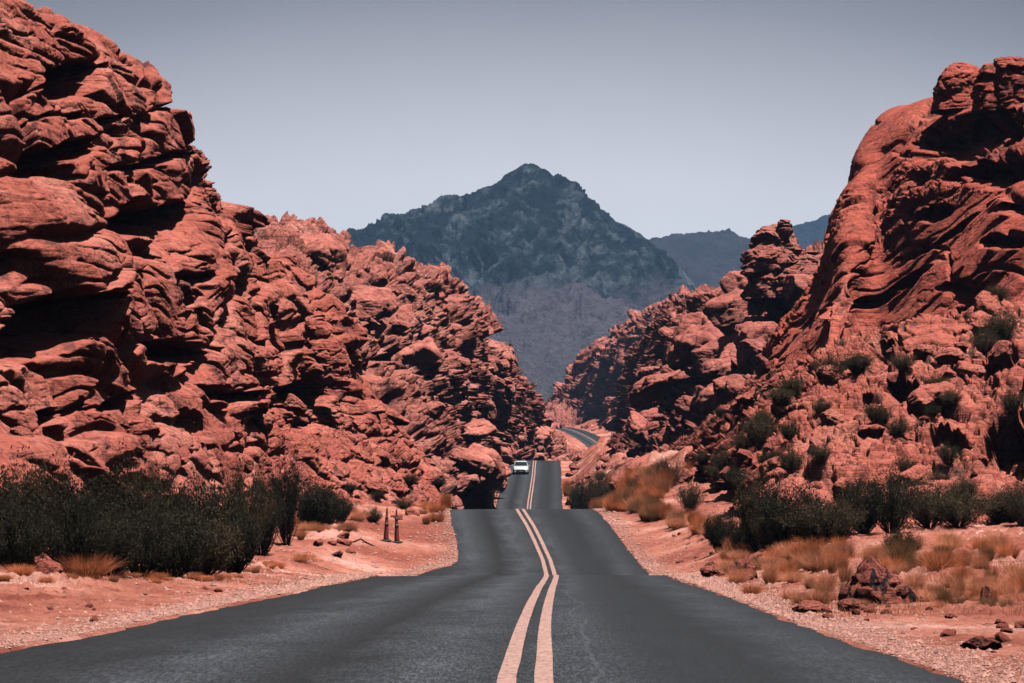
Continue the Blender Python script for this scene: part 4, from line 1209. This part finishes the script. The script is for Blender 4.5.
# ------------------------------------------------------------------ traffic cones
m_cone = plain('weathered_cone_rubber', (.17, .035, .03), .6, .3, .2, 14)
m_band = plain('dull_reflective_band', (.045, .03, .03), .45, .4, .2, 20)
m_rub = plain('black_rubber', (.02, .02, .022), .7, .3)
for (px, py, hp, lab, tl) in ((386, 541.5, 34, 'tall slim dark red traffic cone, the left one of the pair', .03), (397, 543, 34, 'tall slim dark red traffic cone, the right one of the pair', -.02)):
    x, y, z = gp(px, py); h = hp * y / F
    t = link('traffic_cone', None); t.location = (x, y, z); t.rotation_euler = (0, tl, 0); tag(t, lab, 'traffic cone')
    b = MB(); rb = h * .185
    b.lathe([(rb * .96, 0), (rb, h * .012), (rb * .98, h * .03), (rb * .75, h * .05), (h * .095, h * .06)], 8); b.build('base', m_rub, t, bevel=.004)
    b = MB(); b.lathe([(h * .082, h * .05), (h * .078, h * .09), (h * .062, h * .35), (h * .045, h * .65), (h * .030, h * .86), (h * .02, h * .92), (h * .03, h * .935), (h * .03, h * .955), (h * .016, h * .965), (h * .014, h * .995), (h * .008, h)], 20)
    cb = b.build('body', m_cone, t, smooth=True)
    for a0, a1 in ((.45, .55), (.66, .74)):
        rr = lambda u: h * (.062 + (u - .35) * (.045 - .062) / .30) * 1.04 + .002
        b = MB(); b.lathe([(rr(a0), h * a0), (rr(a1), h * a1)], 20); b.build('band', m_band, cb, smooth=True)

# ------------------------------------------------------------------ the oncoming car
m_paint = plain('silver_white_paint', (.50, .52, .54), .28, .6, .03, 3)
m_paint.node_tree.nodes['Principled BSDF'].inputs['Coat Weight'].default_value = .6
m_glass = plain('dark_windscreen_glass', (.015, .02, .025), .05, .6, .05)
m_trim = plain('black_plastic_trim', (.02, .02, .022), .5, .3)
m_lamp = plain('clear_lamp_lens', (.75, .78, .8), .1, .8, .05)
m_chrome = plain('brushed_alloy', (.6, .6, .62), .3, .5, .05, metal=1)
m_plate = plain('pale_number_plate', (.6, .62, .62), .5, .3, .05)
Dc = 352.0; xcar = W(521, 470, Dc)[0]; zc = float(road_z(Dc)) - .005
car = link('parked_car', None); car.name = 'oncoming_car'
slope = math.atan2(float(road_z(Dc + 2)) - float(road_z(Dc - 2)), 4)
hd = math.atan2(float(road_x(Dc + 3)) - float(road_x(Dc - 3)), 6)
car.location = (xcar, Dc, zc); car.rotation_euler = (slope, 0, -hd)
tag(car, 'silver white hatchback driving toward the viewer over the far road crest', 'car')
# body by cross-sections along y (front at -y)
def sect(secs, name, mat, parent, smooth=True):
    """secs: (y, [(x, z) half outline from bottom to top])"""
    V = []; Fq = []; m = len(secs[0][1])
    for y, hl in secs:
        V += [(x, y, z) for x, z in hl] + [(-x, y, z) for x, z in hl[::-1]]
    M = 2 * m
    for i in range(len(secs) - 1):
        for j in range(M):
            k_ = (j + 1) % M
            Fq.append((i * M + j, (i + 1) * M + j, (i + 1) * M + k_, i * M + k_))
    Fq.append(tuple(range(M))); Fq.append(tuple(range((len(secs) - 1) * M, len(secs) * M))[::-1])
    me = bpy.data.meshes.new(name); me.from_pydata(V, [], Fq); me.update(); me.materials.append(mat)
    me.polygons.foreach_set('use_smooth', [smooth] * len(Fq))
    o = link(name, me, parent)
    b_ = o.modifiers.new('bevel', 'BEVEL'); b_.width = .03; b_.segments = 2; b_.limit_method = 'ANGLE'; b_.angle_limit = radians(35)
    return o
def bo(w, zb, zs, zt): return [(w * .86, zb), (w, zb + .12), (w * 1.0, zs), (w * .93, zt - .05), (w * .80, zt)]
sect([(-2.15, bo(.74, .26, .52, .64)), (-2.02, bo(.86, .2, .6, .76)), (-1.5, bo(.93, .2, .7, .92)), (-.95, bo(.95, .2, .78, 1.02)), (0, bo(.96, .2, .82, 1.04)), (1.2, bo(.95, .2, .84, 1.05)),
      (1.9, bo(.92, .24, .84, 1.05)), (2.1, bo(.84, .32, .8, 1.0))], 'body', m_paint, car)
cb = sect([(-.95, [(.80, 1.0), (.80, 1.02), (.76, 1.03)]), (-.30, [(.83, 1.0), (.74, 1.36), (.62, 1.45)]), (.25, [(.84, 1.0), (.72, 1.45), (.60, 1.53)]), (1.1, [(.83, 1.0), (.70, 1.44), (.58, 1.51)]), (1.85, [(.78, 1.0), (.64, 1.25), (.54, 1.3)]), (2.0, [(.72, .98), (.60, 1.1), (.5, 1.12)])], 'cabin', m_glass, car)
sect([(-.22, [(.66, 1.41), (.67, 1.425), (.55, 1.475)]), (.25, [(.74, 1.45), (.70, 1.50), (.58, 1.56)]), (1.1, [(.72, 1.44), (.68, 1.49), (.56, 1.54)]), (1.8, [(.64, 1.27), (.62, 1.31), (.5, 1.34)])], 'roof', m_paint, car)
for sx in (-1, 1):
    b = MB(); b.tube([(sx * .80, -.93, 1.0), (sx * .745, -.33, 1.36), (sx * .70, -.1, 1.44)], [.035, .032, .03], 6); b.build('pillar', m_paint, car, smooth=True)
    b = MB(); b.box((sx * .68, -2.03, .63), (.30, .22, .13), (.8, .6)); hl = b.build('headlight', m_lamp, car, bevel=.02)
    b = MB(); b.box((sx * .66, -2.12, .36), (.22, .1, .12), (.8, .8)); b.build('fog_light', m_lamp, car, bevel=.01)
    b = MB(); b.box((sx * 1.05, -.62, 1.04), (.20, .12, .14), (.9, .8)); b.box((sx * .95, -.60, .99), (.12, .05, .04)); b.build('wing_mirror', m_paint, car, bevel=.02)
    for yy in (-1.35, 1.32):
        b = MB(); b.lathe([(.19, -.10), (.30, -.115), (.325, -.09), (.33, 0), (.325, .09), (.30, .115), (.19, .10)], 28, 'X', (sx * .84, yy, .33)); wh = b.build('wheel', m_rub, car, smooth=True)
        b = MB(); b.lathe([(.20, -.09), (.20, .118), (.15, .10), (.04, .112)], 20, 'X', (sx * .84, yy, .33)) if sx > 0 else b.lathe([(.04, -.112), (.15, -.10), (.20, -.118), (.20, .09)], 20, 'X', (sx * .84, yy, .33))
        b.build('rim', m_chrome, wh, smooth=True)
b = MB(); b.box((0, -2.135, .52), (.98, .06, .13), (.94, 1)); b.build('grille', m_trim, car, bevel=.01)
b = MB(); b.box((0, -2.10, .33), (1.25, .16, .16), (.95, 1)); b.build('lower_intake', m_trim, car, bevel=.01)
b = MB(); b.box((0, -2.19, .40), (.42, .02, .12)); b.build('number_plate', m_plate, car)
b = MB(); b.box((0, -.93, 1.035), (1.2, .10, .02)); b.build('wiper', m_trim, car)

#@@END@@

# ------------------------------------------------------------------ light, sky, air
sun_dir = Vector((0.27, -0.13, 1.0)).normalized()
sl = bpy.data.lights.new('sun', 'SUN'); sl.energy = 5.0; sl.angle = radians(.5); sl.color = (1.0, .94, .87)
so = bpy.data.objects.new('sun', sl); COL.objects.link(so); so.location = (0, 0, 60)
so.rotation_euler = sun_dir.to_track_quat('Z', 'Y').to_euler()
w = bpy.data.worlds.new('World'); S.world = w; w.use_nodes = True
nt = w.node_tree; nt.nodes.clear()
out = nt.nodes.new('ShaderNodeOutputWorld'); bg = nt.nodes.new('ShaderNodeBackground')
sky = nt.nodes.new('ShaderNodeTexSky'); sky.sky_type = 'NISHITA'; sky.sun_disc = False
sky.sun_elevation = math.asin(sun_dir.z); sky.sun_rotation = math.atan2(sun_dir.x, sun_dir.y)
sky.dust_density = 3.0
hs = nt.nodes.new('ShaderNodeHueSaturation'); hs.inputs['Saturation'].default_value = .35
nt.links.new(sky.outputs[0], hs.inputs['Color'])
tc = nt.nodes.new('ShaderNodeTexCoord'); sp = nt.nodes.new('ShaderNodeSeparateXYZ')
nt.links.new(tc.outputs['Generated'], sp.inputs[0])
# hazy bright band low ahead, duller above; sides and rear dimmed to deepen shadows
k = 10.0
ma = nt.nodes.new('ShaderNodeMath'); ma.operation = 'MULTIPLY_ADD'; ma.inputs[1].default_value = -1.6; ma.inputs[2].default_value = 1.6
nt.links.new(sp.outputs[1], ma.inputs[0])
mb = nt.nodes.new('ShaderNodeMath'); mb.operation = 'ADD'; nt.links.new(ma.outputs[0], mb.inputs[0]); nt.links.new(sp.outputs[2], mb.inputs[1])
rp = ramp(nt, mb.outputs[0], [(0.0, (4.9, 4.85, 5.0)), (.085, (4.75, 4.7, 4.9)), (.12, (4.1, 4.05, 4.3)), (.155, (2.9, 2.86, 3.1)), (.196, (1.5, 1.48, 1.68)), (.225, (.88, .88, 1.02)), (.30, (.45, .58, .78)), (1.0, (.20, .34, .48))])
sn = noise(nt, tc.outputs['Generated'], 9, 5, .6, .4)
hzv = ramp(nt, sn, [(.3, (.965, .965, .97)), (.7, (1.03, 1.03, 1.025))]).outputs[0]
tot = mixc(nt, 1.0, mixc(nt, .05, rp.outputs[0], hs.outputs[0]), hzv, 'MULTIPLY')
nt.links.new(tot, bg.inputs['Color']); bg.inputs['Strength'].default_value = .1
nt.links.new(bg.outputs[0], out.inputs[0])

# haze: one closed box of even air
hb = MB(); hb.box((0, 0, 240), (16400, 16400, 620))
hm = bpy.data.materials.new('haze_air'); hm.use_nodes = True
hn = hm.node_tree; hn.nodes.clear()
ho = hn.nodes.new('ShaderNodeOutputMaterial'); pv = hn.nodes.new('ShaderNodeVolumePrincipled')
pv.inputs['Color'].default_value = (.34, .60, 1.0, 1); pv.inputs['Density'].default_value = .00006
pv.inputs['Anisotropy'].default_value = .0
hn.links.new(pv.outputs[0], ho.inputs['Volume'])
hz_ = hb.build('haze', hm); tag(hz_, 'thin bluish desert haze over the valley', kind='stuff')

S.render.engine = 'CYCLES'
S.cycles.max_bounces = 5; S.cycles.diffuse_bounces = 0; S.cycles.volume_bounces = 0
S.cycles.use_denoising = True
S.cycles.volume_step_rate = 1
S.view_settings.view_transform = 'Standard'; S.view_settings.look = 'None'
S.view_settings.exposure = 0.8; S.view_settings.gamma = 1
